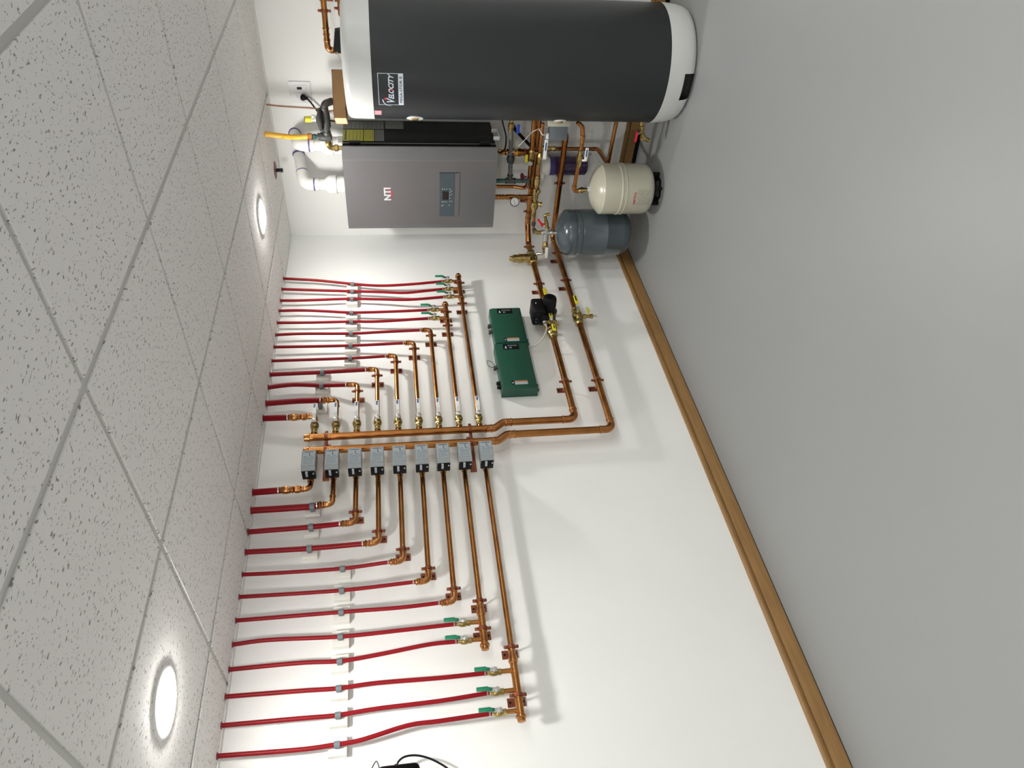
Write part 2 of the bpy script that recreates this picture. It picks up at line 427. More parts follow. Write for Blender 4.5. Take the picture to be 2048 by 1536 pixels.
# --- heating tubes, clips and blocks
UP = [[(0.041, -0.516, H), (0.041, -0.542, 1.998), (0.041, -0.581, 1.804), (0.047, -0.613, 1.638), (0.059, -0.622, 1.464), (0.068, -0.611, 1.26)],
 [(0.041, -0.619, H), (0.041, -0.653, 1.806), (0.047, -0.674, 1.638), (0.057, -0.7, 1.496), (0.065, -0.697, 1.376), (0.068, -0.686, 1.256)],
 [(0.041, -0.725, H), (0.041, -0.728, 2.109), (0.041, -0.727, 1.989), (0.041, -0.724, 1.808), (0.047, -0.743, 1.639), (0.059, -0.768, 1.47), (0.068, -0.76, 1.256)],
 [(0.041, -0.817, H), (0.041, -0.819, 2.073), (0.041, -0.831, 1.954), (0.041, -0.85, 1.796), (0.054, -0.867, 1.584), (0.068, -0.878, 1.357)],
 [(0.041, -0.922, H), (0.041, -0.928, 2.008), (0.041, -0.93, 1.801), (0.049, -0.945, 1.641), (0.068, -0.952, 1.356)],
 [(0.041, -1.024, H), (0.041, -1.021, 2.06), (0.041, -1.032, 1.799), (0.051, -1.039, 1.642), (0.068, -1.053, 1.413)],
 [(0.041, -1.123, H), (0.041, -1.131, 1.799), (0.068, -1.156, 1.508)],
 [(0.041, -1.231, H), (0.041, -1.232, 1.803), (0.068, -1.255, 1.604)],
 [(0.041, -1.334, H), (0.041, -1.332, 2.069), (0.041, -1.331, 1.942), (0.068, -1.353, 1.707)],
 [(0.041, -1.427, H), (0.041, -1.415, 2.081), (0.041, -1.428, 1.943), (0.068, -1.459, 1.805)],
 [(0.041, -1.539, H), (0.041, -1.532, 2.055), (0.041, -1.535, 1.935)],
 [(0.055, -1.652, H), (0.068, -1.666, 2.077)]]
LOW = [[(0.055, -2.092, H), (0.068, -2.1, 2.082)],
 [(0.041, -2.178, H), (0.041, -2.178, 1.95), (0.067, -2.192, 1.913)],
 [(0.041, -2.287, H), (0.041, -2.284, 1.951), (0.068, -2.297, 1.814)],
 [(0.041, -2.385, H), (0.041, -2.39, 1.949), (0.068, -2.404, 1.718)],
 [(0.041, -2.489, H), (0.041, -2.494, 2.066), (0.041, -2.497, 1.81), (0.068, -2.501, 1.612)],
 [(0.041, -2.588, H), (0.041, -2.596, 1.811), (0.068, -2.601, 1.516)],
 [(0.041, -2.687, H), (0.041, -2.69, 1.806), (0.058, -2.702, 1.58), (0.068, -2.702, 1.42)],
 [(0.041, -2.783, H), (0.041, -2.778, 2.067), (0.041, -2.791, 1.806), (0.054, -2.795, 1.583), (0.068, -2.797, 1.365)],
 [(0.041, -2.878, H), (0.041, -2.879, 1.951), (0.041, -2.887, 1.808), (0.047, -2.88, 1.672), (0.063, -2.867, 1.483), (0.068, -2.868, 1.364)],
 [(0.041, -2.976, H), (0.041, -2.983, 1.944), (0.041, -2.988, 1.811), (0.045, -2.985, 1.673), (0.061, -2.997, 1.444), (0.068, -3.0, 1.268)],
 [(0.041, -3.075, H), (0.041, -3.08, 1.938), (0.041, -3.083, 1.812), (0.045, -3.077, 1.673), (0.061, -3.08, 1.449), (0.068, -3.073, 1.267)],
 [(0.041, -3.174, H), (0.041, -3.184, 1.931), (0.041, -3.181, 1.814), (0.042, -3.176, 1.726), (0.052, -3.149, 1.567), (0.06, -3.149, 1.454), (0.068, -3.146, 1.269)]]
for T_, E_ in ((UP, [(-.611, 1.262), (-.686, 1.262), (-.760, 1.262), (-.878, 1.361), (-.952, 1.361), (-1.053, 1.413), (-1.156, 1.509), (-1.255, 1.606), (-1.353, 1.709), (-1.459, 1.807), (-1.561, 1.928), (-1.666, 2.077)]),
               (LOW, [(-2.1, 2.082), (-2.193, 1.913), (-2.297, 1.814), (-2.404, 1.718), (-2.501, 1.614), (-2.601, 1.516), (-2.702, 1.42), (-2.797, 1.367), (-2.868, 1.367), (-3.0, 1.270), (-3.073, 1.270), (-3.146, 1.270)])):
    for p_, e_ in zip(T_, E_): p_[-1] = (D, e_[0], e_[1])
TR = lambda i: .0143 if i in (0, 1) else (.0111 if i in (2, 3) else .008)

def spline(pts, per=7):
    P = [Vector(p) for p in pts]
    if len(P) == 2: return [P[0].lerp(P[1], k / 6) for k in range(7)]
    E = [P[0] * 2 - P[1]] + P + [P[-1] * 2 - P[-2]]; out = []
    for i in range(1, len(E) - 2):
        a, b, c, d = E[i - 1:i + 3]
        for k in range(per):
            t = k / per
            out.append(0.5 * ((2 * b) + (c - a) * t + (2 * a - 5 * b + 4 * c - d) * t * t + (3 * b - a - 3 * c + d) * t ** 3))
    out.append(P[-1]); return out

def red_tube(pts, r, label, group):
    t = thing('heating_tube', label, 'heating tube', pts[-1], group)
    P = spline([Vector(p) for p in pts])
    P[0] = P[0] + Vector((0, 0, -.0015))
    MB().tube(P, r, n=18).build('tube', M['red'], t)
    ye_, ze_ = pts[-1][1], pts[-1][2]
    e = MB(); e.lathe(W(ye_, ze_ + .012), (0, 0, -1), [(.001, r + .0004), (.0015, r + .0016), (.0065, r + .0016), (.007, r + .0004)], 24)
    e.box(W(ye_, ze_ + .008, D + r + .002), (.004, .004, .006), .0005, seg=1)
    e.build('crimp_ring', M['ring'], t)
    c = MB(); c.lathe(Vector((pts[0][0], pts[0][1], H - .0035)), (0, 0, 1), [(0, r + .0005), (.001, r + .004), (.003, r + .0045)], 20); c.build('ceiling_collar', M['maroon'], t)
    return t
def tube_clip(y, z, r, label, group):
    t = thing('tube_clip', label, 'tube clip', (0, y, z), group); cx = .041
    bt = cx - r - .006
    MB().box((bt / 2, y, z), (bt, .064, .064), .0012, seg=1).build('spacer_block', M['block'], t)
    c = MB(); n = 26
    for k in range(n):                       # band around the tube
        a0 = 2 * PI * k / n; a1 = 2 * PI * (k + 1) / n
        q = [Vector((cx + math.cos(a) * rr, y + math.sin(a) * rr, z + s)) for s in (-.0100, .0100) for a, rr in ((a0, r + .0003), (a1, r + .0003), (a1, r + .0034), (a0, r + .0034))]
        c.add(q, [(0, 1, 2, 3), (7, 6, 5, 4), (3, 2, 6, 7), (1, 0, 4, 5)])
    c.box((bt + .0035, y, z), (.007, 2 * r + .002, .017), .001, seg=1)
    c.box((bt + .007, y - r - .001, z), (.012, .004, .017), .001, seg=1)
    c.build('clip_band', M['clip'], t, 50)
    return t
SZ = lambda i: {0: 'thickest', 1: 'thick', 2: 'medium', 3: 'medium'}.get(i, 'thin')
for i, pts in enumerate(reversed(UP)):
    k = 12 - i                               # k = place counted from the room corner
    sz = SZ(i)
    red_tube(pts, TR(i), 'bright red %s tube, %s from the room corner in the group nearer the boiler' % (sz if sz != 'thickest' else 'thick', ORD[k - 1]), 'red tubes nearer the boiler')
    if i > 0:
        z = 1.94 if i < 4 else 1.80
        yy = next((p[1] for p in pts if p[2] != H and abs(p[2] - z) < .016))
        tube_clip(yy, z, TR(i), 'grey clip on white block holding the red tube %s from the room corner, boiler-side group' % ORD[k - 1], 'tube clips of the boiler-side group')
for i, pts in enumerate(LOW):
    sz = SZ(i)
    red_tube(pts, TR(i), 'bright red %s tube, %s after the zone valves, on the ceiling light side' % (sz if sz != 'thickest' else 'thick', ORD[i]), 'red tubes nearer the ceiling light')
    if i > 0:
        z = 1.945 if i < 4 else 1.808
        yy = next((p[1] for p in pts if p[2] != H and abs(p[2] - z) < .016))
        tube_clip(yy, z, TR(i), 'grey clip on white block holding the %s red tube after the grey zone valves' % ORD[i], 'tube clips of the lamp-side group')

# --- the two vertical headers with their run-outs to the boiler
HY, HY2 = -1.802, -1.883
def fitbeads(mb, pts, d, r):
    for p in pts: mb.bead(p, d, r)
t = thing('supply_header', 'thick copper header pipe carrying nine white-handled valves', 'copper pipe', W(HY, 1.12))
MB().cyl(W(HY, 1.985), W(HY, 1.135), RH, 28).build('pipe', M['copper'], t)
c = MB(); c.lathe(W(HY, 2.0), (0, 0, -1), [(0, .012), (.001, .0165), (.004, RH + .0012), (.018, RH + .0012), (.020, RH + .0045), (.026, RH + .0045), (.028, RH + .0012), (.034, RH + .001), (.0345, RH)], 28)
c.build('end_cap', M['copper_fit'], t)
for z in ZL:
    MB().cyl(W(HY, z), W(HY + .034, z), RB, 18).build('tee_stub', M['copper_fit'], t)
t = thing('return_header', 'thick copper header pipe behind the nine grey zone valves', 'copper pipe', W(HY2, 1.12))
MB().cyl(W(HY2, 1.985), W(HY2, 1.125), RH, 28).build('pipe', M['copper'], t)
c = MB(); c.lathe(W(HY2, 1.998), (0, 0, -1), [(0, .012), (.001, .0165), (.004, RH + .0012), (.018, RH + .0012), (.020, RH + .0045), (.026, RH + .0045), (.028, RH + .0012), (.034, RH + .001), (.0345, RH)], 28)
c.build('end_cap', M['copper_fit'], t)
for z in ZL:
    MB().cyl(W(HY2, z), W(HY2 - .03, z), RB, 18).build('tee_stub', M['copper_fit'], t)

def elbow_fit(mb, a, b, c, r, R=None):
    """bright elbow at b between pipes coming from a and going to c"""
    a, b, c = Vector(a), Vector(b), Vector(c); R = R or r * 2.6
    d1 = (b - a).normalized(); d2 = (c - b).normalized(); th = d1.angle(d2); tt = R * math.tan(th / 2)
    ext = r * 1.3
    mb.tube([b - d1 * (tt + ext), b, b + d2 * (tt + ext)], r + .0012, R, 20, seg=9)
    mb.bead(b - d1 * (tt + ext * .8), d1, r + .001, .007, .0028); mb.bead(b + d2 * (tt + ext * .8), d2, r + .001, .007, .0028)
    return mb

# run-out of the supply header: offset, drop, elbow, along the wall to the pump, on to the corner
ZS, ZR = .684, .510
YS, YR = -1.768, -1.847
t = thing('supply_main', 'thick copper main with elbow, from the white-valve header down to the pump', 'copper pipe', W(YS, ZS))
MB().tube([W(HY, 1.135), W(HY, 1.098), W(YS, 1.052), W(YS, ZS), W(-1.165, ZS)], RH, .045, 28, seg=9).build('pipe', M['copper'], t)
f = MB(); f.tube([W(HY, 1.142), W(HY, 1.098), W(YS, 1.052), W(YS, 1.008)], RH + .0012, .03, 28, seg=6)
for z_ in (1.140, 1.112): f.bead(W(HY, z_), (0, 0, 1), RH + .001, .007, .003)
for z_ in (1.036, 1.010): f.bead(W(YS, z_), (0, 0, 1), RH + .001, .007, .003)
f.build('offset_fitting', M['copper_fit'], t)
f = elbow_fit(MB(), W(YS, 1.0), W(YS, ZS), W(-1.1, ZS), RH, .045); f.build('elbow', M['copper_fit'], t)
t = thing('return_main', 'thick copper main, lowest pipe on the wall, from the zone valve header', 'copper pipe', W(YR, ZR))
MB().tube([W(HY2, 1.128), W(HY2, 1.090), W(YR, 1.044), W(YR, ZR), W(-1.030, ZR)], RH, .045, 28, seg=9).build('pipe', M['copper'], t)
f = MB(); f.tube([W(HY2, 1.132), W(HY2, 1.090), W(YR, 1.044), W(YR, 1.000)], RH + .0012, .03, 28, seg=6)
for z_ in (1.130, 1.104): f.bead(W(HY2, z_), (0, 0, 1), RH + .001, .007, .003)
for z_ in (1.028, 1.002): f.bead(W(YR, z_), (0, 0, 1), RH + .001, .007, .003)
f.build('offset_fitting', M['copper_fit'], t)
f = elbow_fit(MB(), W(YR, 1.0), W(YR, ZR), W(-1.1, ZR), RH, .045); f.build('elbow', M['copper_fit'], t)

# --- white-handled ball valves on the supply header
def ball_valve(z):
    y0 = HY + .034
    t = thing('ball_valve', '', 'ball valve', W(y0, z), 'white-handled ball valves on the header')
    b = MB()
    b.lathe(W(y0 - .010, z), (0, 1, 0), [(0, RB + .0006), (.001, RB + .003), (.006, RB + .0045), (.010, RB + .003), (.015, RB + .0015), (.022, RB + .003)], 24)
    b.lathe(W(y0 + .012, z), (0, 1, 0), [(0, .0155), (.002, .0175), (.013, .0175), (.015, .016)], 6)
    b.lathe(W(y0 + .027, z), (0, 1, 0), [(0, .0150), (.004, .0195), (.012, .021), (.022, .0195), (.032, .0165), (.036, .0145), (.040, .0150), (.050, .0146), (.053, .0125)], 24)
    b.build('body', M['brass'], t)
    s = MB(); s.lathe(Vector((D + .017, y0 + .052, z)), (1, 0, 0), [(0, .009), (.012, .009), (.013, .006)], 14)
    s.lathe(Vector((D + .030, y0 + .052, z)), (1, 0, 0), [(0, .0085), (.005, .0085), (.006, .006)], 6); s.build('stem_nut', M['steel'], t)
    h = MB(); hw = .0085; x0 = D + .0295
    prof = [(-.012, 0), (.018, 0), (.030, .012), (.092, .015), (.092, .0185), (.029, .0155), (.017, .0028), (-.012, .0028)]
    h.prism(prof, (x0, y0 + .052, z - hw), (0, 1, 0), (1, 0, 0), (0, 0, 2 * hw)); hh = h.build('handle', M['white'], t)
    p = MB()
    for dy, ln, ww in ((.080, .016, .0042), (.078, .018, .0035)): pass
    for j_, (dy, ln, dz, hh_) in enumerate(((.086, .0045, -.001, .010), (.0805, .0040, 0, .008), (.0755, .0035, 0, .008), (.0705, .0040, .0005, .0085), (.0655, .0030, 0, .007))):
        p.box((x0 + .0172 + .0012 * (dy - .06) / .03, y0 + .052 + dy, z + dz), (.0012, ln, hh_), 0)
    rot = None
    p.build('handle_print', M['blue'], hh)
    return t
first = ball_valve(ZL[0])
tab = {}
for c in bpy.data.objects:
    if c.parent: tab.setdefault(c.parent.name, []).append(c)
for i, z in enumerate(ZL):
    o = first if i == 0 else copy_tree(first, None, tab)
    o.location = W(HY + .034, z)
    o['label'] = 'brass ball valve with white lever, %s down from the capped top of the header' % ORD[i]

# --- zone valves
def zone_valve(z):
    y0 = HY2 - .03
    t = thing('zone_valve', '', 'zone valve', W(y0, z), 'grey zone valves')
    b = MB()
    b.lathe(W(y0 + .006, z), (0, -1, 0), [(0, RB + .001), (.002, RB + .004), (.010, RB + .004), (.014, RB + .002), (.024, .0135), (.034, .021), (.060, .023), (.086, .021), (.096, .0145), (.104, .0145), (.112, .013)], 22)
    b.lathe(W(y0 - .104, z), (0, -1, 0), [(0, .0155), (.002, .0180), (.015, .0180), (.017, .016)], 6)
    b.lathe(W(y0 - .121, z), (0, -1, 0), [(0, .0135), (.012, .0125), (.014, RB + .0035), (.020, RB + .0035), (.022, RB + .0005)], 20)
    b.lathe(W(y0 - .05, z), (1, 0, 0), [(0, .018), (.03, .018), (.036, .022), (.040, .022)], 20)
    b.build('valve_body', M['brass'], t)
    yc = y0 - .112 + .003
    k = MB(); k.box((.122, yc + .002, z), (.034, .116, .058), .003)
    k.box((.135, yc - .054, z), (.050, .010, .056), .002); k.build('actuator_base', M['black'], t)
    cv = MB()
    # cover: grey cap with a chamfered end towards the picture's left
    prof = [(-.052, .028), (.056, .028), (.056, .048), (.052, .051), (-.036, .051), (-.052, .040)]
    cv.prism([(a, b_) for a, b_ in prof], (.122, yc, z - .030), (0, 1, 0), (1, 0, 0), (0, 0, .060))
    cv.prism([(-.048, -.010), (.056, -.010), (.056, .028), (-.048, .028)], (.122, yc, z + .0245), (0, 1, 0), (1, 0, 0), (0, 0, .0055))
    cv.prism([(-.048, -.010), (.056, -.010), (.056, .028), (-.048, .028)], (.122, yc, z - .030), (0, 1, 0), (1, 0, 0), (0, 0, .0055))
    cv.build('cover', M['valvegrey'], t, 20)
    lb = MB(); lb.box((.1734, yc + .010, z), (.0006, .080, .050), 0); lp = lb.build('label_plate', M['label_grey'], t)
    ink = MB(); xx = .1739; rnd = random.Random(5)
    ink.box((xx, yc + .044, z), (.0004, .004, .040), 0)
    for r_ in range(7):
        y_ = yc + .010 - r_ * .0058
        zz = -.021
        while zz < .019:
            ln = rnd.uniform(.002, .007); ink.box((xx, y_, z - zz - ln / 2), (.0004, .0018, ln), 0); zz += ln + .002
    ink.box((xx, yc + .018, z + .013), (.0004, .0022, .014), 0); ink.box((xx, yc + .018, z - .013), (.0004, .0022, .011), 0)
    ink.build('label_print', M['ink2'], lp)
    mk = MB(); mk.tube([(xx + .0006, yc + .038, z - .002), (xx + .0006, yc + .030, z - .0055), (xx + .0006, yc + .019, z - .0035)], .0013, n=6); mk.build('pen_mark', M['ink'], lp)
    cl = MB(); cl.box((.150, yc - .062, z + .006), (.030, .008, .010), .001); cl.cyl((.150, yc - .056, z - .022), (.150, yc - .062, z - .022), .004, 12)
    cl.build('release_lever', M['label_grey'], t)
    return t
first = zone_valve(ZL[0])
tab = {}
for c in bpy.data.objects:
    if c.parent: tab.setdefault(c.parent.name, []).append(c)
for i, z in enumerate(ZL):
    o = first if i == 0 else copy_tree(first, None, tab)
    o.location = W(HY2 - .03, z)
    o['label'] = 'grey zone valve actuator with printed label, %s down from the capped header top' % ORD[i]

# --- branch pipes
EU = [-1.666, -1.561, -1.459, -1.353, -1.255, -1.156, -1.053]
EL = [-2.100, -2.193, -2.297, -2.404, -2.501, -2.601, -2.702]
def branch(y0, y1, z, ztop, rt, label, group, sgn):
    t = thing('copper_branch', label, 'copper pipe', W(y0, z), group)
    a, b, c = W(y0, z), W(y1, z), W(y1, ztop)
    R = .026 if ztop - z > .05 else .022
    MB().tube([a, b, c], RB, R, 20, seg=8).build('pipe', M['copper'], t)
    f = MB(); f.tube([b - (b - a).normalized() * min(.045, (b - a).length * .8), b, W(y1, z + min(.045, (ztop - z) * .8))], RB + .0012, R, 20, seg=9)
    f.bead(b - (b - a).normalized() * min(.042, (b - a).length * .75), b - a, RB + .001, .007, .003)
    f.bead(W(y1, z + .030), (0, 0, 1), RB + .001, .007, .003)
    # barbed adapter up to the red tube
    L_ = ztop - (z + .034)
    f.lathe(W(y1, z + .034), (0, 0, 1), [(0, RB + .001), (L_ * .15, max(rt, RB) + .003), (L_ * .3, max(rt, RB) + .0035), (L_ * .4, RB), (L_ * .55, max(rt, RB) + .001), (L_ * .7, max(rt, RB) + .004), (L_ * .85, max(rt, RB) + .003), (L_, rt * .95)], 22)
    if ztop - z > .11:
        for q in (.045, .060, .075, .09): f.bead(W(y1, z + q), (0, 0, 1), rt + .0005, .006, .002)
    f.build('elbow', M['copper_fit'], t)
    return t
for i in range(7):
    zt = list(reversed(UP))[i][-1][2]
    branch(HY + .112, EU[i], ZL[i], zt + .001, TR(i), 'copper branch with elbow, %s down from the header top, on the white-valve side' % ORD[i], 'supply branches', 1)
    branch(HY2 - .165, EL[i], ZL[i], LOW[i][-1][2] + .001, TR(i), 'copper branch with elbow, %s down from the header top, on the zone valve side' % ORD[i], 'return branches', -1)
for i in range(2, 7):
    hy = EU[i] - .048
    hanger(W(hy, ZL[i]), (0, 1, 0), (1, 0, 0), RB, D, 'copper-coloured hanger on the elbow end of the %s branch, white-valve side' % ORD[i], 'hangers on supply branches')
    hy = EL[i] + .056
    hanger(W(hy, ZL[i]), (0, 1, 0), (1, 0, 0), RB, D, 'copper-coloured hanger on the elbow end of the %s branch, zone valve side' % ORD[i], 'hangers on return branches')

# --- the four end manifolds with green-lever valves
def end_manifold(y0, yr, yc, z, outs, ztop, label):
    """small pipe y0..yr, reducer at yr, larger pipe to the cap at yc"""
    s = 1 if yc > y0 else -1
    t = thing('end_manifold', label, 'copper manifold', W(yr, z), 'copper end manifolds')
    MB().cyl(W(y0, z), W(yr, z), RB, 20).build('pipe', M['copper'], t)
    RM = .0143
    b = MB(); b.cyl(W(yr + s * .012, z), W(yc - s * .01, z), RM, 24); b.build('manifold_pipe', M['copper'], t)
    f = MB(); f.lathe(W(yr - s * .035, z), (0, s, 0), [(0, RB + .0005), (.001, RB + .003), (.008, RB + .004), (.010, RB + .0015), (.022, RB + .0015), (.030, RM + .0015), (.040, RM + .0015), (.042, RM + .004), (.049, RM + .004), (.051, RM + .0012), (.056, RM + .0003)], 24)
    f.build('reducer', M['copper_fit'], t)
    f = MB(); f.lathe(W(yc + s * .006, z), (0, -s, 0), [(0, .0125), (.001, .0150), (.012, .0155), (.014, .0190), (.021, .0190), (.023, .0155), (.028, RM + .0003)], 24); f.build('end_cap', M['copper_fit'], t)
    for y in outs:
        q = MB(); q.lathe(W(y, z), (0, 0, 1), [(0, .0095), (RM + .008, .0085), (ztop - .045 - z, .0085)], 16)
        q.build('outlet_stub', M['copper'], t)
def small_valve(y, zt, label, group):
    """brass valve just under the tube end; green lever standing off towards the room"""
    t = thing('small_ball_valve', label, 'ball valve', W(y, zt - .05), group)
    b = MB(); b.lathe(W(y, zt - .054), (0, 0, 1), [(0, .0095), (.002, .0125), (.014, .0125), (.016, .010)], 6)
    b.lathe(W(y, zt - .040), (0, 0, 1), [(0, .0105), (.006, .0135), (.018, .0140), (.026, .0125), (.032, .0095), (.0415, .0075)], 20)
    b.build('body', M['brass'], t)
    s = MB(); s.lathe((D + .012, y, zt - .026), (1, 0, 0), [(0, .0075), (.012, .007), (.013, .009), (.019, .009), (.021, .006)], 6)
    s.prism([(-.010, 0), (.022, 0), (.034, .010), (.034, .0125), (.021, .0028), (-.010, .0028)], (D + .026, y - .0075, zt - .026), (0, 0, 1), (1, 0, 0), (0, .015, 0))
    s.build('stem', M['steel'], t)
    h = MB(); h.tube([(D + .0325, y, zt + -.006), (D + .0385, y, zt + .004), (D + .0395, y, zt + .012), (D + .0395, y, zt + .048)], .0052, .006, 14)
    h.box((D + .0395, y, zt + .028), (.0065, .0165, .044), .003)
    h.build('lever', M['green'], t)
    return t
end_manifold(HY + .112, -.985, -.826, ZL[7], [-.952, -.878], 1.361, 'copper manifold with two green-lever valves, on the eighth branch nearer the boiler')
end_manifold(HY + .112, -.790, -.556, ZL[8], [-.760, -.686, -.611], 1.262, 'copper manifold with three green-lever valves, nearest the room corner')
end_manifold(HY2 - .165, -2.752, -2.905, ZL[7], [-2.797, -2.868], 1.367, 'copper manifold with two green-lever valves, nearer the lit ceiling light')
end_manifold(HY2 - .165, -2.955, -3.180, ZL[8], [-3.0, -3.073, -3.146], 1.270, 'copper manifold with three green-lever valves, longest pipe under the ceiling light')
for n_, (ys, zt, lab) in enumerate(((( -.611, -.686, -.760), 1.262, 'of three nearest the room corner'),
                      ((-.878, -.952), 1.361, 'of two on the boiler side'))):
    for k, y in enumerate(ys): small_valve(y, zt, 'small brass valve with green lever, %s %s' % (('first', 'second', 'third')[k], lab), 'green-lever valves nearer the boiler')
for ys, zt, lab in (((-2.797, -2.868), 1.367, 'of two under the ceiling light'), ((-3.0, -3.073, -3.146), 1.270, 'of three on the longest manifold')):
    for k, y in enumerate(ys): small_valve(y, zt, 'small brass valve with green lever, %s %s' % (('first', 'second', 'third')[k], lab), 'green-lever valves nearer the ceiling light')
for y, z, r, lab in ((-.900, ZL[7], .0143, 'between the two green-lever valves nearer the boiler'), (-1.020, ZL[7], RB, 'behind the reducer of the two-valve manifold nearer the boiler'),
                  (-.630, ZL[8], .0143, 'on the three-valve manifold nearest the room corner'), (-.826, ZL[8], RB, 'behind the reducer of the three-valve manifold by the corner'),
                  (-2.708, ZL[7], RB, 'before the reducer of the two-valve manifold by the ceiling light'), (-2.826, ZL[7], .0143, 'between the two green-lever valves by the ceiling light'),
                  (-2.910, ZL[8], RB, 'before the reducer of the longest three-valve manifold'), (-3.092, ZL[8], .0143, 'on the three-valve manifold under the ceiling light, near its cap')):
    hanger(W(y, z), (0, 1, 0), (1, 0, 0), r, D, 'copper-coloured hanger ' + lab, 'hangers on end manifolds')
for y, z, lab in ((-1.502, ZS, 'on the upper main beside the green relay boxes'), (-.655, ZS, 'on the upper main just above the pump'),
                  (-1.502, ZR, 'on the lowest wall main near its elbow'), (-.625, ZR, 'on the lowest wall main above the yellow valve'), (-.262, ZS, 'on the upper main beside the brass air separator'), (-.335, ZR, 'on the lowest main behind the blue-grey tank')):
    hanger(W(y, z), (0, 1, 0), (1, 0, 0), RH, D, 'copper-coloured hanger ' + lab, 'hangers on the wall mains')

# --- strap hangers tying the two headers
def header_strap(z, label):
    t = thing('header_strap', label, 'pipe hanger', (0, (HY + HY2) / 2, z), 'double hangers across the headers')
    MB().box((.002, HY2 - .02, z), (.004, .22, .030), .001, seg=1).build('wall_plate', M['copper_dark'], t)
    rd = MB()
    for y in (HY, HY2): rd.cyl((.004, y, z), (D - RH, y, z), .0045, 10)
    rd.build('rod', M['steel'], t)
    s = MB()
    for y in (HY, HY2):
        n = 28
        for k in range(n):
            a0 = 2 * PI * k / n; a1 = 2 * PI * (k + 1) / n
            q = [Vector((D + math.sin(a) * rr, y + math.cos(a) * rr, z + e)) for e in (-.0075, .0075) for a, rr in ((a0, RH + .0006), (a1, RH + .0006), (a1, RH + .0035), (a0, RH + .0035))]
            s.add(q, [(0, 1, 2, 3), (7, 6, 5, 4), (3, 2, 6, 7), (1, 0, 4, 5)])
    for y in (HY + RH + .010, (HY + HY2) / 2 + .006, (HY + HY2) / 2 - .006, HY2 - RH - .010):
        s.box((D, y, z), (.007, .018, .015), .002); s.cyl((D + .003, y, z), (D + .008, y, z), .0042, 10)
    s.build('ring_pair', M['copper_dark'], t, 50)
header_strap(1.898, 'copper-coloured strap joining both headers near their capped tops')
header_strap(1.217, 'copper-coloured strap joining both headers near their offset ends')

# ================================================================== ON THE MAINS
def yellow_lever(mb_s, mb_h, piv, along, out, ln):
    """steel neck + vinyl sleeve of a lever handle"""
    piv = Vector(piv); al = Vector(along).normalized(); ou = Vector(out).normalized(); si = al.cross(ou)
    mb_s.prism([(-.010, 0), (.020, 0), (.034, .012), (.034, .0145), (.019, .003), (-.010, .003)], piv - si * .008, al, ou, si * .016)
    rot = Matrix((al, si, ou)).transposed()
    mb_h.box(piv + al * (.030 + ln / 2) + ou * .0135, (ln, .021, .008), .003, rot)
# circulator pump with its two flange valves
PY = -.960
t = thing('circulator_pump', 'black circulator pump between two brass flange valves on the upper main', 'pump', W(PY, ZS))
b = MB(); b.lathe(W(PY + .080, ZS), (0, -1, 0), [(0, .044), (.010, .044), (.011, .024), (.030, .026), (.045, .040), (.080, .048), (.115, .040), (.130, .026), (.149, .024), (.150, .044), (.160, .044)], 28)
b.lathe((D, PY, ZS), (1, 0, 0), [(0, .046), (.030, .047), (.034, .050), (.040, .050), (.044, .044)], 28); b.build('volute', M['iron'], t)
m_ = MB(); m_.lathe((D + .042, PY - .008, ZS + .004), (1, 0, 0), [(0, .042), (.01, .041), (.085, .040), (.096, .037), (.103, .028), (.1035, .020)], 32)
m_.build('motor_housing', M['black'], t)
p = MB(); p.lathe((D + .145, PY - .008, ZS + .004), (1, 0, 0), [(0, .019), (.0012, .0185)], 24)
for k in range(5):
    a = 2 * PI * k / 5; p.cyl((D + .1405, PY - .008 + .030 * math.cos(a), ZS + .004 + .030 * math.sin(a)), (D + .1452, PY - .008 + .030 * math.cos(a), ZS + .004 + .030 * math.sin(a)), .0022, 8)
p.build('face_cap', M['blackg'], t)
b = MB(); b.box((.125, PY - .030, ZS + .072), (.110, .120, .070), .014, seg=3); b.build('control_box', M['black'], t)
b = MB(); b.box((.120, PY - .096, ZS + .046), (.070, .022, .030), .006); b.box((.150, PY - .085, ZS + .066), (.030, .018, .058), .004); b.build('terminal_cover', M['black'], t)
p = MB()
for k in range(4): p.lathe((.100 + .020 * k, PY - .0895, ZS + .088), (0, -1, 0), [(0, .0022), (.0012, .002)], 8)
p.box((.1805, PY - .02, ZS + .085), (.0008, .010, .006)); p.build('indicator_print', M['dot'], t)
b = MB(); b.lathe((.115, PY - .106, ZS + .042), (0, -1, 0), [(0, .013), (.010, .013), (.012, .010), (.028, .010)], 16); b.build('cable_gland', M['steel'], t)
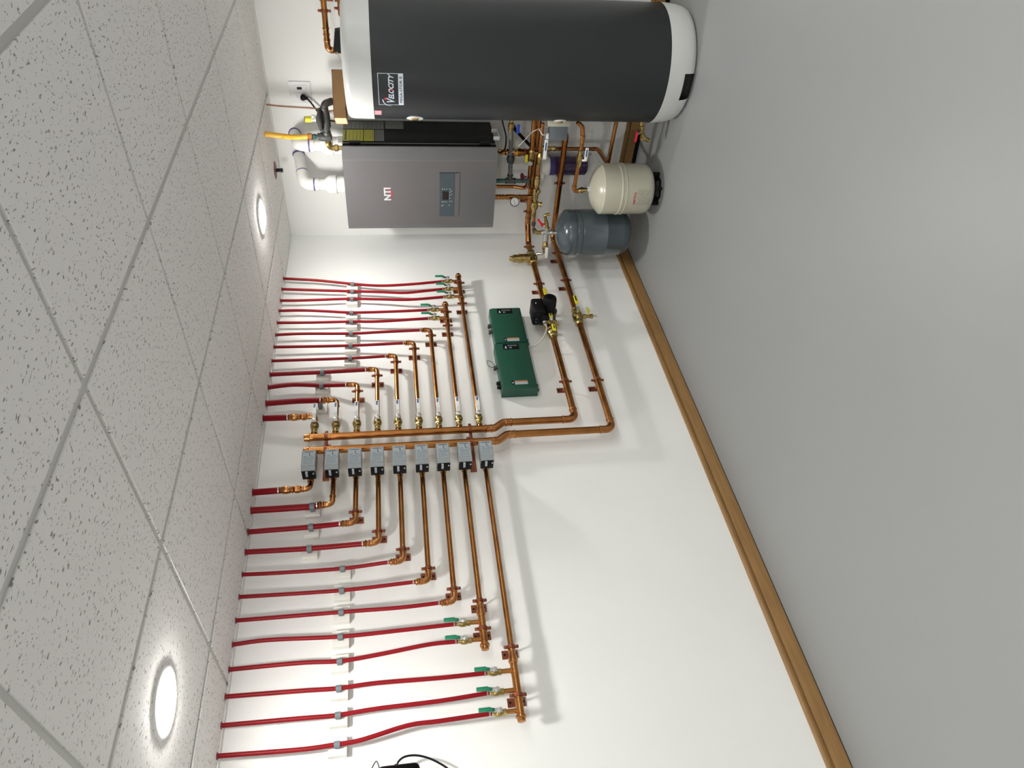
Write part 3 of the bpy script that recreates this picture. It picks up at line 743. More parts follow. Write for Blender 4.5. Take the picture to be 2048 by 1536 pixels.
for s, y0, lab in ((1, PY + .080, 'brass flange valve with yellow lever on the corner side of the black pump'), (-1, PY - .080, 'brass flange valve with two yellow levers below the black pump')):
    v = thing('flange_valve', lab, 'valve', W(y0, ZS), 'pump flange valves')
    b = MB(); L_ = .115 if s < 0 else .060
    if s < 0: prof = [(.0005, .045), (.009, .045), (.012, .030), (.030, .030), (.034, .034), (.050, .034), (.056, .029), (.072, .031), (.080, .026), (.092, .024), (.094, .026), (.102, .026), (.106, .021), (.125, RH + .0008)]
    else: prof = [(.0005, .044), (.008, .044), (.011, .024), (.030, .026), (.040, .026), (.046, .022), (.060, .022), (.062, .025), (.068, .025), (.074, RH + .0008)]
    b.lathe(W(y0, ZS), (0, s, 0), prof, 28)
    b.lathe((D + .026, y0 + s * .046, ZS), (1, 0, 0), [(0, .014), (.010, .013)], 12)
    for k in (-1, 1): b.box(W(y0 + s * .006, ZS + k * .038), (.016, .008, .020), .002)
    b.build('body', M['brass'], v)
    sb = MB(); hb = MB(); sb.lathe((D + .034, y0 + s * .046, ZS), (1, 0, 0), [(0, .008), (.008, .008)], 6)
    if s < 0:
        yellow_lever(sb, hb, (D + .042, y0 - .030, ZS), (0, 1, 0), (1, 0, 0), .044)
        sb.lathe((D + .030, y0 - .078, ZS), (1, 0, 0), [(0, .010), (.012, .010)], 10)
        yellow_lever(sb, hb, (D + .040, y0 - .030, ZS), (0, -1, 0), (1, 0, 0), .052)
    else:
        yellow_lever(sb, hb, (D + .040, y0 + .020, ZS - .006), (0, 1, 0), (1, 0, 0), .058)
        hb.box((D + .042, y0 + .010, ZS - .030), (.012, .020, .022), .004)
    sb.build('lever_neck', M['steel'], v); hb.build('lever', M['yellow'], v)
    if s < 0:
        p = MB(); p.box((D + .060, y0 - .030 - .056, ZS), (.0006, .026, .006)); p.box((D + .062, y0 - .030 + .052, ZS), (.0006, .024, .008)); p.build('lever_print', M['ink'], v)
# flex conduit from pump to relay
t = MB().tube(spline([(.115, PY - .132, ZS + .040), (.112, PY - .165, ZS + .040), (.085, PY - .205, ZS + .062), (.050, PY - .225, ZS + .10), (.030, -1.187, .822)]), .0045, n=10).build('cable', M['greywire'], None)
tag(t, 'thin grey cable looping from the pump to the green relay boxes', 'cable')

# ball valve with drain on the return main
t = thing('drain_ball_valve', 'brass ball valve with yellow lever and side drain on the lowest wall main', 'ball valve', W(-.96, ZR))
b = MB(); b.lathe(W(-1.045, ZR), (0, 1, 0), [(0, RH + .0008), (.006, .026), (.014, .026), (.020, .022), (.036, .023), (.046, .030), (.080, .031), (.098, .029), (.106, .022), (.124, .022), (.126, .026), (.134, .026), (.142, RH + .0008)], 28)
b.lathe(W(-.975, ZR), (0, 0, -1), [(.02, .014), (.050, .014), (.054, .011), (.075, .011), (.077, .014), (.090, .014), (.094, .008)], 16)
b.lathe((D + .025, -.965, ZR), (1, 0, 0), [(0, .014), (.010, .013)], 12); b.build('body', M['brass'], t)
sb = MB(); hb = MB(); sb.lathe((D + .034, -.965, ZR), (1, 0, 0), [(0, .009), (.010, .009)], 6); yellow_lever(sb, hb, (D + .043, -.955, ZR), (0, 1, 0), (1, 0, 0), .075)
sb.build('lever_neck', M['steel'], t); hb.build('lever', M['yellow'], t)
p = MB(); p.box((D + .061, -.880, ZR), (.0006, .045, .008)); p.build('lever_print', M['ink'], t)
h = MB(); h.cyl((D + .012, -.975, ZR - .062), (D + .028, -.975, ZR - .062), .004, 10); h.box((D + .030, -.955, ZR - .062), (.006, .050, .013), .0025); h.build('drain_lever', M['yellow'], t)
r_ = MB(); r_.tube([(D, -.975, ZR - .094), (D, -.985, ZR - .108), (D, -.975, ZR - .116), (D, -.965, ZR - .108), (D, -.975, ZR - .094)], .0012, .006, 6); r_.build('cap_chain_ring', M['black'], t)
# continuation of both mains to the corner and along the back wall
YB1, YB2 = -.140, -.160
t = thing('supply_main', 'thick copper main from the pump round the corner and under the boiler', 'copper pipe', W(-.5, ZS))
MB().tube([W(-.815, ZS), W(-.235, ZS), (.165, YB1, ZS), (.985, YB1, ZS)], RH, .06, 28, seg=8).build('pipe', M['copper'], t)
f = MB(); f.tube([W(-.275, ZS), W(-.235, ZS), W(-.235, ZS).lerp(Vector((.165, YB1, ZS)), .35)], RH + .0014, .05, 24); f.bead(W(-.268, ZS), (0, 1, 0), RH + .001, .007, .003)
f.tube([Vector((.165, YB1, ZS)).lerp(W(-.235, ZS), .35), (.165, YB1, ZS), (.215, YB1, ZS)], RH + .0014, .05, 24); f.bead((.207, YB1, ZS), (1, 0, 0), RH + .001, .007, .003)
f.lathe((.395 - .03, YB1, ZS), (1, 0, 0), [(0, RH + .001), (.002, RH + .004), (.010, RH + .004), (.012, RH + .0015), (.050, RH + .0015), (.052, RH + .004), (.06, RH + .004), (.062, RH + .001)], 24)
f.build('corner_fitting', M['copper_fit'], t)
t = thing('return_main', 'thick copper main passing low behind the blue-grey tank towards the big tank', 'copper pipe', W(-.5, ZR))
MB().tube([W(-.90, ZR), W(YB2, ZR), (.80, YB2, ZR + .006), (.80, YB2, .585)], RH, .045, 28, seg=8).build('pipe', M['copper'], t)
f = elbow_fit(MB(), W(-.5, ZR), W(YB2, ZR), (.5, YB2, ZR), RH, .045); f.build('elbow', M['copper_fit'], t); f = elbow_fit(MB(), (.5, YB2, ZR + .006), (.80, YB2, ZR + .006), (.80, YB2, .6), RH, .045); f.build('elbow', M['copper_fit'], t)
hanger((.225 + .03, YB1, ZS), (1, 0, 0), (0, -1, 0), RH, -YB1, 'copper-coloured hanger on the main under the boiler near the corner', 'hangers on the back wall')
hanger((.466, YB2, ZR + .003), (1, 0, 0), (0, -1, 0), RH, -YB2, 'copper-coloured hanger on the main behind the white tank', 'hangers on the back wall')

# air separator
t = thing('air_separator', 'brass air separator standing on the upper main near the corner', 'air separator', W(-.385, ZS))
b = MB(); b.lathe(W(-.450, ZS), (0, 1, 0), [(0, RH + .0008), (.004, .025), (.012, .025), (.018, .022), (.040, .026), (.065, .031), (.095, .026), (.112, .022), (.118, .025), (.128, .025), (.132, RH + .0008)], 24)
b.lathe(W(-.388, ZS - .030), (0, 0, 1), [(0, .020), (.008, .028), (.106, .0285), (.108, .031), (.115, .031), (.117, .0255), (.152, .0245), (.156, .018), (.172, .016), (.176, .010)], 28)
b.build('body', M['brass'], t)
b = MB(); b.lathe(W(-.388, ZS + .137), (.7, -.6, .1), [(0, .007), (.022, .007), (.024, .009), (.030, .009), (.032, .004)], 12); b.build('vent_cap', M['brass'], t)

# --- relay boxes
def relay(y0, y1, z0, z1, label, with_loop):
    """y0 nearer the corner; door face stands 60 mm off the wall"""
    t = thing('relay_box', label, 'relay box', (0, (y0 + y1) / 2, z0), 'green relay boxes')
    b = MB(); b.prism([(0, 0), (.050, 0), (.050, z1 - z0 - .004), (.0, z1 - z0 - .004)], (0, y0, z0 + .002), (1, 0, 0), (0, 0, 1), (0, y1 - y0, 0)); b.build('back_box', M['relay'], t)
    c = MB(); P = [(0, 0), (.010, 0), (.060, .004), (.064, .010), (.064, z1 - z0 - .016), (.056, z1 - z0 - .001), (.02, z1 - z0), (0, z1 - z0)]
    c.prism([(a, b_) for a, b_ in P], (.002, y0 + .003, z0), (1, 0, 0), (0, 0, 1), (0, y1 - y0 - .006, 0)); c.build('door', M['relay'], t)
    xf = .0662
    ly = y0 - .002
    l = MB(); l.box((xf + .0004, ly - .024, (z0 + z1) / 2 + .006), (.0008, .044, .088), 0); npl = l.build('name_plate', M['black'], t)
    k = MB(); zc = (z0 + z1) / 2 + .006
    k.prism([(-.006, -.008), (.006, -.009), (.004, -.002), (.002, .012), (-.003, .010), (-.002, .002), (-.006, .000)], (xf + .0009, ly - .030, zc + .030), (0, 0, 1), (0, 1, 0), (.0004, 0, 0))
    k.box((xf + .0011, ly - .033, zc + .006), (.0004, .009, .0055)); k.box((xf + .0011, ly - .033, zc - .001), (.0004, .014, .0012))
    k.build('emblem', M['dot'], npl)
    k = MB(); rnd = random.Random(3); zz = .018
    for ww in (.006, .005, .005, .004, .005, .005, .006, .003): k.box((xf + .0011, ly - .016, zc + zz - ww / 2), (.0004, .0085, ww * .55)); zz -= ww + .0018
    k.build('name_print', M['label_grey'], npl)
    wy = y1 + (.040 if with_loop else .020)
    k = MB(); k.box((xf + .0004, wy, zc + .028), (.0008, .026, .014)); wsy = k.build('warning_symbol', M['black'], t)
    k = MB(); k.prism([(-.005, -.006), (.005, 0), (-.005, .006)], (xf + .0009, wy, zc + .028), (0, 1, 0), (0, 0, 1), (.0004, 0, 0)); k.build('symbol_print', M['dot'], wsy)
    k = MB(); k.box((xf + .0004, wy + .009, zc - .016), (.0008, .008, .068)); k.build('warning_band', M['orange'], t)
    k = MB(); k.box((xf + .0004, wy - .005, zc - .016), (.0008, .019, .068)); k.build('warning_text', M['label_grey'], t)
    # cable connectors on the edge nearer the ceiling
    for yy, big in (((y0 - .11), 1), ((y0 - .16), 1)) if not with_loop else ((y0 - .15, 1), (y1 + .075, 0), (y1 + .045, 0)):
        q = MB(); q.lathe((.030, yy, z1 - .004), (0, 0, 1), [(0, .012), (.010, .012), (.012, .010), (.022, .010)], 14)
        if big: q.box((.030, yy - .012, z1 + .014), (.018, .010, .014), .003)
        q.build('cable_connector', M['iron'] if big else M['black'], t)
    q = MB()
    for yy in (y1 + .03, y1 + .0): q.lathe((.030, yy + .015, z0 + .004), (0, 0, -1), [(0, .010), (.010, .010), (.012, .007)], 12)
    q.build('knockout_plug', M['iron'], t)
    if with_loop:
        q = MB(); q.tube(spline([(.030, y0 - .15, z1 + .018), (.034, y0 - .14, z1 + .045), (.040, y0 - .105, z1 + .050), (.034, y0 - .11, z1 + .025), (.030, y0 - .135, z1 + .010)]), .0016, n=8); q.build('wire_loop', M['iron'], t)
    return t
relay(-.880, -1.172, .830, 1.016, 'dark green relay box nearer the room corner, black name plate on its end', False)
relay(-1.186, -1.532, .832, 1.024, 'dark green relay box nearer the copper headers, wire loop on its side', True)

# --- black device and cable at the picture's bottom edge
t = thing('wall_device', 'black rounded device cut by the picture edge, with a cable and key loop', 'device', (.0, -3.36, 1.55))
MB().box((.045, -3.352, 1.602), (.078, .150, .142), .018, seg=4).build('housing', M['blackg'], t)
q = MB(); q.tube(spline([(.05, -3.280, 1.610), (.055, -3.262, 1.600), (.055, -3.250, 1.575), (.05, -3.252, 1.53), (.045, -3.275, 1.475), (.04, -3.32, 1.42), (.03, -3.42, 1.36), (.02, -3.6, 1.30)]), .0035, n=10)
q.lathe((.05, -3.292, 1.612), (0, 1, -.1), [(0, .008), (.010, .008), (.012, .0055), (.022, .0055)], 12); q.build('cable', M['black'], t)
q = MB(); q.tube(spline([(.05, -3.290, 1.662), (.05, -3.258, 1.672), (.05, -3.256, 1.680), (.05, -3.290, 1.700), (.05, -3.300, 1.712)]), .0022, n=8)
q.tube(spline([(.045, -3.300, 1.668), (.045, -3.276, 1.680), (.045, -3.278, 1.705), (.045, -3.30, 1.72)]), .0022, n=8); q.build('loop', M['iron'], t)

# ================================================================== BACK WALL: BOILER
BX0, BX1, BZ0, BZ1 = .268, .782, .945, 1.806
t = thing('wall_boiler', 'silver-grey wall-hung boiler with black sides and red and white logo', 'boiler', ((BX0 + BX1) / 2, -.18, BZ0))
MB().box(((BX0 + BX1) / 2 + .002, -.160, (BZ0 + BZ1) / 2), (BX1 - BX0 - .006, .316, BZ1 - BZ0 - .006), .006, seg=2).build('casing', M['blackg'], t)
c = MB(); P = [(BX0, -.318), (BX1, -.318), (BX1, -.328), (BX1 - .058, -.364), (BX1 - .064, -.366), (BX0 + .04, -.366), (BX0 + .012, -.358), (BX0, -.340)]
c.prism(P, (0, 0, BZ0), (1, 0, 0), (0, 1, 0), (0, 0, BZ1 - BZ0)); c.build('front_cover', M['boiler'], t, 12)
c = MB(); c.box((BX1 + .0012, -.288, (BZ0 + BZ1) / 2), (.0016, .0025, BZ1 - BZ0 - .01)); c.build('side_seam', M['greywire'], t)
for z in (1.735, 1.01):
    c = MB(); c.box((BX1 + .004, -.285, z), (.010, .030, .060), .003); c.build('side_latch', M['black'], t)
# control panel
c = MB(); c.box((.505, -.3665, 1.2285), (.282, .003, .088), .001, seg=1); cpn = c.build('control_panel', M['panel'], t)
c = MB(); c.box((.505, -.3665, 1.170), (.282, .0035, .026), .001, seg=1); c.build('panel_ledge', M['boiler'], t)
c = MB(); c.box((.505 + .142, -.3668, 1.215), (.003, .003, .116)); c.build('panel_edge', M['seam'], t)
c = MB(); c.box((.503, -.3685, 1.2375), (.056, .0012, .036), .0004, seg=1); c.build('display', M['lcd'], cpn)
c = MB()
for x, z in [(.545, 1.256), (.545, 1.245), (.545, 1.232), (.545, 1.212), (.525, 1.212), (.505, 1.212), (.485, 1.212), (.465, 1.212), (.462, 1.256), (.462, 1.245), (.462, 1.232), (.44, 1.250), (.436, 1.258), (.44, 1.214), (.532, 1.203), (.512, 1.203), (.465, 1.200)]:
    c.box((x, -.3685, z), (.006, .0008, .004))
c.build('button_print', M['dot'], cpn)
# logo: letters with a crimson swoosh
sw = MB()
def swoosh(mb, x0, z0, x1, z1, bulge, th, y):
    n = 14; P = []
    for k in range(n + 1):
        u = k / n; x = x0 + (x1 - x0) * u; z = z0 + (z1 - z0) * u; dx, dz = x1 - x0, z1 - z0; l = math.hypot(dx, dz)
        o_ = math.sin(PI * u) * bulge; P.append((x - dz / l * o_, z + dx / l * o_))
    Q = []
    for k in range(n + 1):
        u = k / n; x, z = P[n - k]; dx, dz = x1 - x0, z1 - z0; l = math.hypot(dx, dz); o_ = math.sin(PI * (1 - u)) * th
        Q.append((x + dz / l * o_, z - dx / l * o_))
    mb.prism(P + Q[1:-1], (0, y, 0), (1, 0, 0), (0, 0, 1), (0, -.0005, 0))
swoosh(sw, .466, 1.566, .560, 1.570, -.030, -.005, -.3661)
swoosh(sw, .486, 1.553, .564, 1.590, -.012, -.006, -.3661)
sw.build('logo_swoosh', M['crimson'], t)
lettering('logo_letters', 'NTI', .052, (.513, -.3664, 1.568), (1, 0, 0), (0, 0, 1), M['dot'], t, bold=.0018)
# stickers on the black side
xs_ = BX1 + .0002
def sticker(name, y0, y1, z0, z1, mat, ink=None, seed=1, rows=6):
    c = MB(); c.box((xs_, (y0 + y1) / 2, (z0 + z1) / 2), (.0014, abs(y1 - y0), z1 - z0)); o = c.build(name, mat, t)
    if ink:
        k = MB(); rnd = random.Random(seed)
        for r_ in range(rows):
            z = z1 - (r_ + .8) * (z1 - z0) / (rows + .6); y = min(y0, y1) + .010; ye = max(y0, y1) - .010
            while y < ye:
                ln = min(rnd.uniform(.006, .030), ye - y); k.box((xs_ + .0008, y + ln / 2, z), (.0003, ln, .0022)); y += ln + .005
        k.build('sticker_print', ink, o)
    return o
sticker('yellow_sticker', -.128, -.262, 1.690, 1.800, M['yellowlabel'], M['ink'], 2, 5)
k = MB()
for j in range(7): k.box((xs_ + .0008, -.140 - .017 * j, 1.787), (.0003, .011, .012))
k.build('sticker_heading', M['ink'], t)
sticker('yellow_sticker', -.128, -.262, 1.630, 1.686, M['yellowlabel'], M['ink2'], 3, 4)
sticker('grey_sticker', -.128, -.262, 1.575, 1.626, M['labelgrey2'], M['ink'], 4, 4)
sticker('data_plate', -.020, -.118, 1.575, 1.800, M['labelgrey2'], M['ink'], 5, 9)
sticker('data_plate', -.014, -.113, 1.463, 1.566, M['labelgrey2'], None)
# white bracket under the boiler side
c = MB(); c.box((BX1 + .012, -.190, .925), (.022, .100, .006), .001); c.box((BX1 + .012, -.142, .940), (.022, .005, .036), .001); c.box((BX1 + .012, -.238, .940), (.022, .005, .036), .001); c.build('bracket', M['white'], t)

# flue and air pipes in white plastic
def pvc(x, y, wallpt, zt, bandz, label):
    t = thing('vent_pipe', label, 'vent pipe', (x, y, BZ1), 'white vent pipes')
    b = MB(); b.lathe((x, y, BZ1 - .004), (0, 0, 1), [(0, .050), (.030, .050), (.032, .047), (.058, .047), (.060, .052), (.098, .052), (.102, .050), (.122, .036), (.124, .0355)], 32); b.build('coupling', M['pvc'], t)
    MB().tube([(x, y, BZ1 + .11), (x, y, zt), Vector(wallpt)], .0315, .062, 28, seg=10).build('pipe', M['pvc'], t)
    e = Vector(wallpt) - Vector((x, y, zt)); e.normalize(); f = MB()
    f.tube([Vector((x, y, zt - .085)), Vector((x, y, zt)), Vector((x, y, zt)) + e * .085], .0355, .062, 28, seg=10); f.build('elbow', M['pvc'], t)
    p = MB(); p.lathe((x, y, bandz), (0, 0, 1), [(0, .0362), (.008, .0362)], 28); p.build('primer_stain', M['purple'], t)
    p = MB(); p.lathe(Vector((x, y, zt)) + e * .085, e, [(0, .0358), (.006, .0350)], 28); p.build('primer_stain', M['purple'], t)
    p = MB(); p.lathe(Vector(wallpt) - e * .012, e, [(0, .034), (.008, .036)], 28); p.build('primer_stain', M['purple'], t)
    w_ = MB(); w_.cyl((x, y, BZ1 + .055), (x, y, BZ1 + .0555), .0478, 28); w_.build('hose_clamp', M['steel'], t)
pvc(.479, -.200, (.570, -.001, 2.082), 2.046, 1.985, 'white plastic vent pipe bending into the wall, on the logo side of the boiler top')
pvc(.724, -.200, (.694, -.001, 2.088), 2.048, 1.986, 'white plastic vent pipe behind the yellow gas tube')

# gas line: orange-yellow tube, regulator, brass elbow
GX, GY = .828, -.310
t = thing('gas_tube', 'orange-yellow corrugated gas tube from the ceiling to the regulator', 'gas tube', (GX, GY, 1.97))
P = spline([(GX + .012, GY, H - .001), (GX + .002, GY, 2.12), (GX - .004, GY, 2.05), (GX, GY, 1.975)], 14)
rr = [.0132 + (.0011 if i % 2 else -.0006) for i in range(len(P))]
MB().tube(P, rr, n=18).build('tube', M['gasyellow'], t)
b = MB(); b.lathe((GX, GY, 1.982), (0, 0, -1), [(0, .014), (.003, .0185), (.024, .0185), (.027, .016)], 6); b.build('flare_nut', M['copper_fit'], t)
b = MB(); b.lathe((GX, GY, 1.955), (0, 0, -1), [(0, .012), (.002, .0155), (.018, .0155), (.02, .012), (.024, .012), (.05, .012)], 8); b.build('nipple', M['teal'], t)
t = thing('gas_regulator', 'dark cast gas regulator with yellow cap beside the cardboard box', 'gas regulator', (.93, GY, 1.87))
b = MB(); b.lathe((GX, GY, 1.928), (0, 0, -1), [(0, .019), (.012, .019), (.016, .023), (.05, .026), (.07, .022), (.074, .012)], 22)
b.lathe((GX, GY, 1.878), (1, .0, 0), [(0, .020), (.03, .022), (.034, .018), (.05, .020), (.060, .026), (.13, .026), (.145, .021), (.165, .021)], 22)
b.tube([(.975, GY, 1.877), (1.010, GY, 1.876), (1.012, GY + .03, 1.835)], .019, .02, 18); b.build('body', M['iron'], t)
b = MB(); b.lathe((.925, GY, 1.892), (0, 0, 1), [(0, .030), (.004, .056), (.010, .060), (.016, .060), (.022, .050), (.030, .020), (.034, .0155)], 30)
for k in range(8):
    a = 2 * PI * k / 8; b.cyl((.925 + .053 * math.cos(a), GY + .053 * math.sin(a), 1.894), (.925 + .053 * math.cos(a), GY + .053 * math.sin(a), 1.914), .004, 6)
b.build('diaphragm_case', M['iron'], t)
b = MB(); b.lathe((.925, GY, 1.922), (0, 0, 1), [(0, .0150), (.026, .0150)], 20); b.box((.942, GY, 1.938), (.014, .014, .018), .002); b.build('spring_tower', M['steel'], t)
b = MB(); b.lathe((.925, GY, 1.948), (0, 0, 1), [(0, .0156), (.034, .0156)], 20); b.build('cap', M['yellow'], t)
b = MB(); b.lathe((.925, GY, 1.9822), (0, 0, 1), [(0, .0150), (.003, .0140)], 20); b.build('cap_rim', M['iron'], t)
t = thing('brass_gas_elbow', 'brass elbow and union dropping gas into the boiler top', 'pipe fitting', (.760, -.300, BZ1))
b = MB(); b.tube([(GX - .012, GY, 1.876), (.760, -.302, 1.874), (.760, -.302, 1.832)], .0145, .02, 18, seg=8)
b.lathe((.760, -.302, 1.848), (0, 0, -1), [(0, .0135), (.003, .019), (.020, .019), (.024, .013), (.0405, .012)], 6)
b.lathe((.795, -.306, 1.875), (-1, 0, 0), [(0, .018), (.014, .018)], 8); b.build('fitting', M['brass'], t)
# sprinkler, thin brown line, outlet with cord
t = thing('fire_sprinkler', 'black fire sprinkler with dark red escutcheon under the ceiling', 'sprinkler', (.553, -.170, H))
b = MB(); b.lathe((.553, -.170, H + .002), (0, 0, -1), [(0, .052), (.003, .051), (.006, .040), (.0065, .012)], 32); b.build('escutcheon', M['maroon'], t)
b = MB(); b.lathe((.553, -.170, H - .004), (0, 0, -1), [(0, .010), (.018, .010), (.019, .006), (.030, .0055), (.031, .014), (.033, .014)], 16)
b.tube([(.553 - .009, -.170, H - .02), (.553 - .011, -.170, H - .032), (.553, -.170, H - .042)], .002, .004, 6); b.tube([(.553 + .009, -.170, H - .02), (.553 + .011, -.170, H - .032), (.553, -.170, H - .042)], .002, .004, 6)
b.lathe((.553, -.170, H - .040), (0, 0, -1), [(0, .012), (.0018, .012)], 16); b.build('head', M['black'], t)
o = MB().tube(spline([(.915, -.115, H - .001), (.908, -.115, 2.14), (.903, -.115, 2.05), (.899, -.118, 1.95), (.900, -.150, 1.87), (.92, -.19, 1.84)]), .0046, n=12).build('copper_line', M['wire'], None)
tag(o, 'thin brown copper line hanging from the ceiling beside the outlet', 'copper line')
t = thing('wall_outlet', 'white two-gang wall outlet with a black plug, beside the boiler', 'outlet', (.939, 0, 1.966))
MB().prism(rounded(.118, .118, .006), (.939, 0, 2.026), (1, 0, 0), (0, 0, 1), (0, -.006, 0)).build('faceplate', M['outlet'], t)
c = MB(); c.prism(rounded(.034, .068, .003), (.916, -.006, 2.026), (1, 0, 0), (0, 0, 1), (0, -.0015, 0)); c.build('receptacle', M['outlet'], t)
c = MB(); c.prism(rounded(.034, .068, .003), (.962, -.006, 2.026), (1, 0, 0), (0, 0, 1), (0, -.0015, 0)); c.build('switch_plate', M['outlet'], t)
c = MB(); c.box((.962, -.0085, 2.028), (.013, .004, .026), .001); c.build('toggle', M['black'], t)
c = MB()
for x, z in ((.911, 2.045), (.921, 2.045), (.916, 2.038)): c.box((x, -.0078, z), (.0018, .0006, .006))
c.build('slot', M['ink2'], t)
t = thing('power_cord', 'black plug and cord running from the wall outlet behind the regulator', 'power cord', (.918, -.02, 2.01))
c = MB(); c.lathe((.916, -.0078, 2.012), (0, -1, 0), [(0, .014), (.010, .0155), (.022, .015), (.026, .010)], 20); c.box((.913, -.022, 2.000), (.014, .018, .030), .004); c.build('plug', M['black'], t)
c = MB(); c.tube(spline([(.912, -.024, 1.990), (.895, -.028, 1.975), (.868, -.035, 1.955), (.842, -.045, 1.935), (.815, -.055, 1.905), (.800, -.06, 1.86), (.800, -.06, 1.80)]), .0048, n=10); c.build('cord', M['black'], t)

# ================================================================== PIPEWORK UNDER THE BOILER
def drop(x, y, z0, z1, r, mat, label, name='copper_pipe', nut=True, fit=True, cat='copper pipe'):
    t = thing(name, label, cat, (x, y, z1), None)
    MB().cyl((x, y, z0), (x, y, z1), r, 20).build('pipe', M[mat], t)
    if nut:
        b = MB(); b.lathe((x, y, BZ0 + .001), (0, 0, -1), [(0, r + .004), (.002, r + .008), (.022, r + .008), (.024, r + .003), (.040, r + .003), (.046, r + .0006)], 6); b.build('union_nut', M['brass'], t)
    return t
# supply drop with gauge
t = drop(.394, -.200, BZ0, ZS + .02, .0143, 'copper', 'dark copper drop from the boiler carrying the round gauge', nut=False)
b = MB(); b.lathe((.394, -.200, BZ0 + .001), (0, 0, -1), [(0, .018), (.002, .024), (.020, .024), (.024, .018), (.030, .0165)], 8); b.build('union_nut', M['brass'], t)
b = MB()
for z in (.905, .888, .870, .835, .800, .765, .74): b.bead((.394, -.200, z), (0, 0, 1), .0146, .008, .003)
b.lathe((.394, -.200, .850), (0, 0, -1), [(0, .0148), (.001, .017), (.05, .017), (.051, .0148)], 20)
b.tube([(.394, -.200, ZS + .03), (.394, -.200, ZS + .0), (.394, YB1 - .008, ZS)], .0155, .02, 16); b.build('press_fitting', M['copper_fit'], t)
t = thing('pressure_gauge', 'small round white-faced pressure gauge beneath the boiler', 'gauge', (.380, -.262, .802))
gd = Vector((.50, -.85, .12)).normalized()
g0 = Vector((.384, -.240, .802))
b = MB(); b.lathe(g0, gd, [(0, .020), (.002, .0285), (.022, .0285), (.0235, .0265), (.0235, .0245), (.021, .0240)], 32); b.cyl((.394, -.213, .805), g0 + gd * .004, .006, 12); b.build('case', M['iron'], t)
b = MB(); b.lathe(g0 + gd * .0205, gd, [(0, .0243), (.001, .0243)], 32); b.build('dial', M['white'], t)
uu, vv, _ = frame_of(gd)
b = MB(); c0 = g0 + gd * .0222
b.tube([c0 - uu * .010 - vv * .006, c0 + uu * .016 + vv * .003], .0011, n=6)
for k in range(9):
    a = PI * (1.2 - 1.4 * k / 8); q = c0 + (uu * math.cos(a) + vv * math.sin(a)) * .020; b.box(q, (.002, .002, .002))
b.build('needle', M['ink'], t)
# condensate tee
t = drop(.535, -.255, BZ0, .748, .0125, 'teal', 'dark plastic drain pipe with a side tee beneath the boiler', 'drain_pipe', nut=False, cat='drain pipe')
b = MB(); b.lathe((.535, -.255, .872), (0, 0, -1), [(0, .014), (.001, .0185), (.010, .0185), (.011, .0165), (.052, .0165), (.053, .0185), (.062, .0185), (.063, .014)], 20)
b.lathe((.541, -.255, .846), (1, 0, 0), [(0, .0155), (.026, .0155), (.027, .018), (.036, .018), (.037, .0125)], 20); b.build('tee', M['iron'], t)
MB().tube([(.560, -.255, .846), (.70, -.255, .852), (.862, -.255, .862)], .0125, n=18).build('side_pipe', M['labelgrey2'], t)
b = MB(); b.lathe((.650, -.255, .850), (1, .02, .02), [(0, .014), (.002, .019), (.022, .0245), (.036, .0245), (.046, .018), (.048, .014)], 8); b.build('union', M['iron'], t)
b = MB(); b.lathe((.628, -.255, .849), (1, .02, .02), [(0, .0132), (.006, .0132)], 18); b.lathe((.702, -.255, .852), (1, .02, .02), [(0, .0132), (.009, .0132)], 18); b.lathe((.535, -.255, .752), (0, 0, -1), [(0, .0135), (.022, .0135)], 18); b.build('glue_stain', M['teal'], t)
# small copper drop with elbow
t = drop(.469, -.205, BZ0, .80, .0111, 'copper', 'slim copper drop bending to the valve with yellow tag beneath the boiler', nut=False)
MB().tube([(.469, -.205, .81), (.469, -.230, .735), (.56, -.250, .728)], .0111, .035, 18).build('bend', M['copper'], t)
b = MB(); b.lathe((.469, -.205, BZ0 + .001), (0, 0, -1), [(0, .013), (.002, .017), (.016, .017), (.018, .013), (.03, .0125)], 6); b.build('union_nut', M['brass'], t)
# heavy drop to the mains near the tank
t = drop(.690, -.200, BZ0, ZS + .0, .0143, 'copper', 'heavy dark copper drop from the boiler nearest the big tank', nut=True)
b = MB(); b.lathe((.690, -.200, .880), (0, 0, -1), [(0, .0148), (.01, .020), (.06, .024), (.09, .024), (.10, .020), (.13, .020), (.15, .0165)], 20)
for z in (.862, .80, .76, .735): b.bead((.690, -.200, z), (0, 0, 1), .021, .008, .002)
b.tube([(.690, -.200, ZS + .03), (.690, -.200, ZS), (.690, YB1 - .008, ZS)], .0155, .02, 16); b.build('press_fitting', M['copper_fit'], t)
b = MB(); b.lathe((.690, -.200, .812), (0, 0, -1), [(0, .0246), (.004, .0246)], 20); b.tube([(.706, -.220, .81), (.69, -.225, .812), (.62, -.225, .811)], .0016, n=6); b.build('cable_tie', M['yellow'], t)
# primary loop branch with yellow lever
t = thing('copper_pipe', 'slim copper pipe with a brass valve, nearest the boiler underside', 'copper pipe', (.70, -.25, .73))
MB().cyl((.562, -.250, .728), (.97, -.250, .733), .0111, 18).build('pipe', M['copper'], t)
b = MB(); b.cyl((.72, -.250, .730), (.97, -.250, .733), .0143, 20); b.build('wide_sleeve', M['copper'], t)
b = MB(); b.lathe((.735, -.250, .7305), (-1, 0, 0), [(0, .0150), (.004, .018), (.020, .018), (.03, .016), (.045, .019), (.062, .019), (.072, .015), (.09, .015), (.092, .0115)], 8); b.build('valve_body', M['brass'], t)
b = MB(); b.lathe((.660, -.262, .735), (0, -1, .2), [(0, .007), (.016, .007), (.017, .014), (.0185, .014)], 16); b.build('valve_stem', M['steel'], t)
b = MB(); b.box((.690, -.276, .762), (.050, .010, .018), .004); b.build('lever', M['yellow'], t)
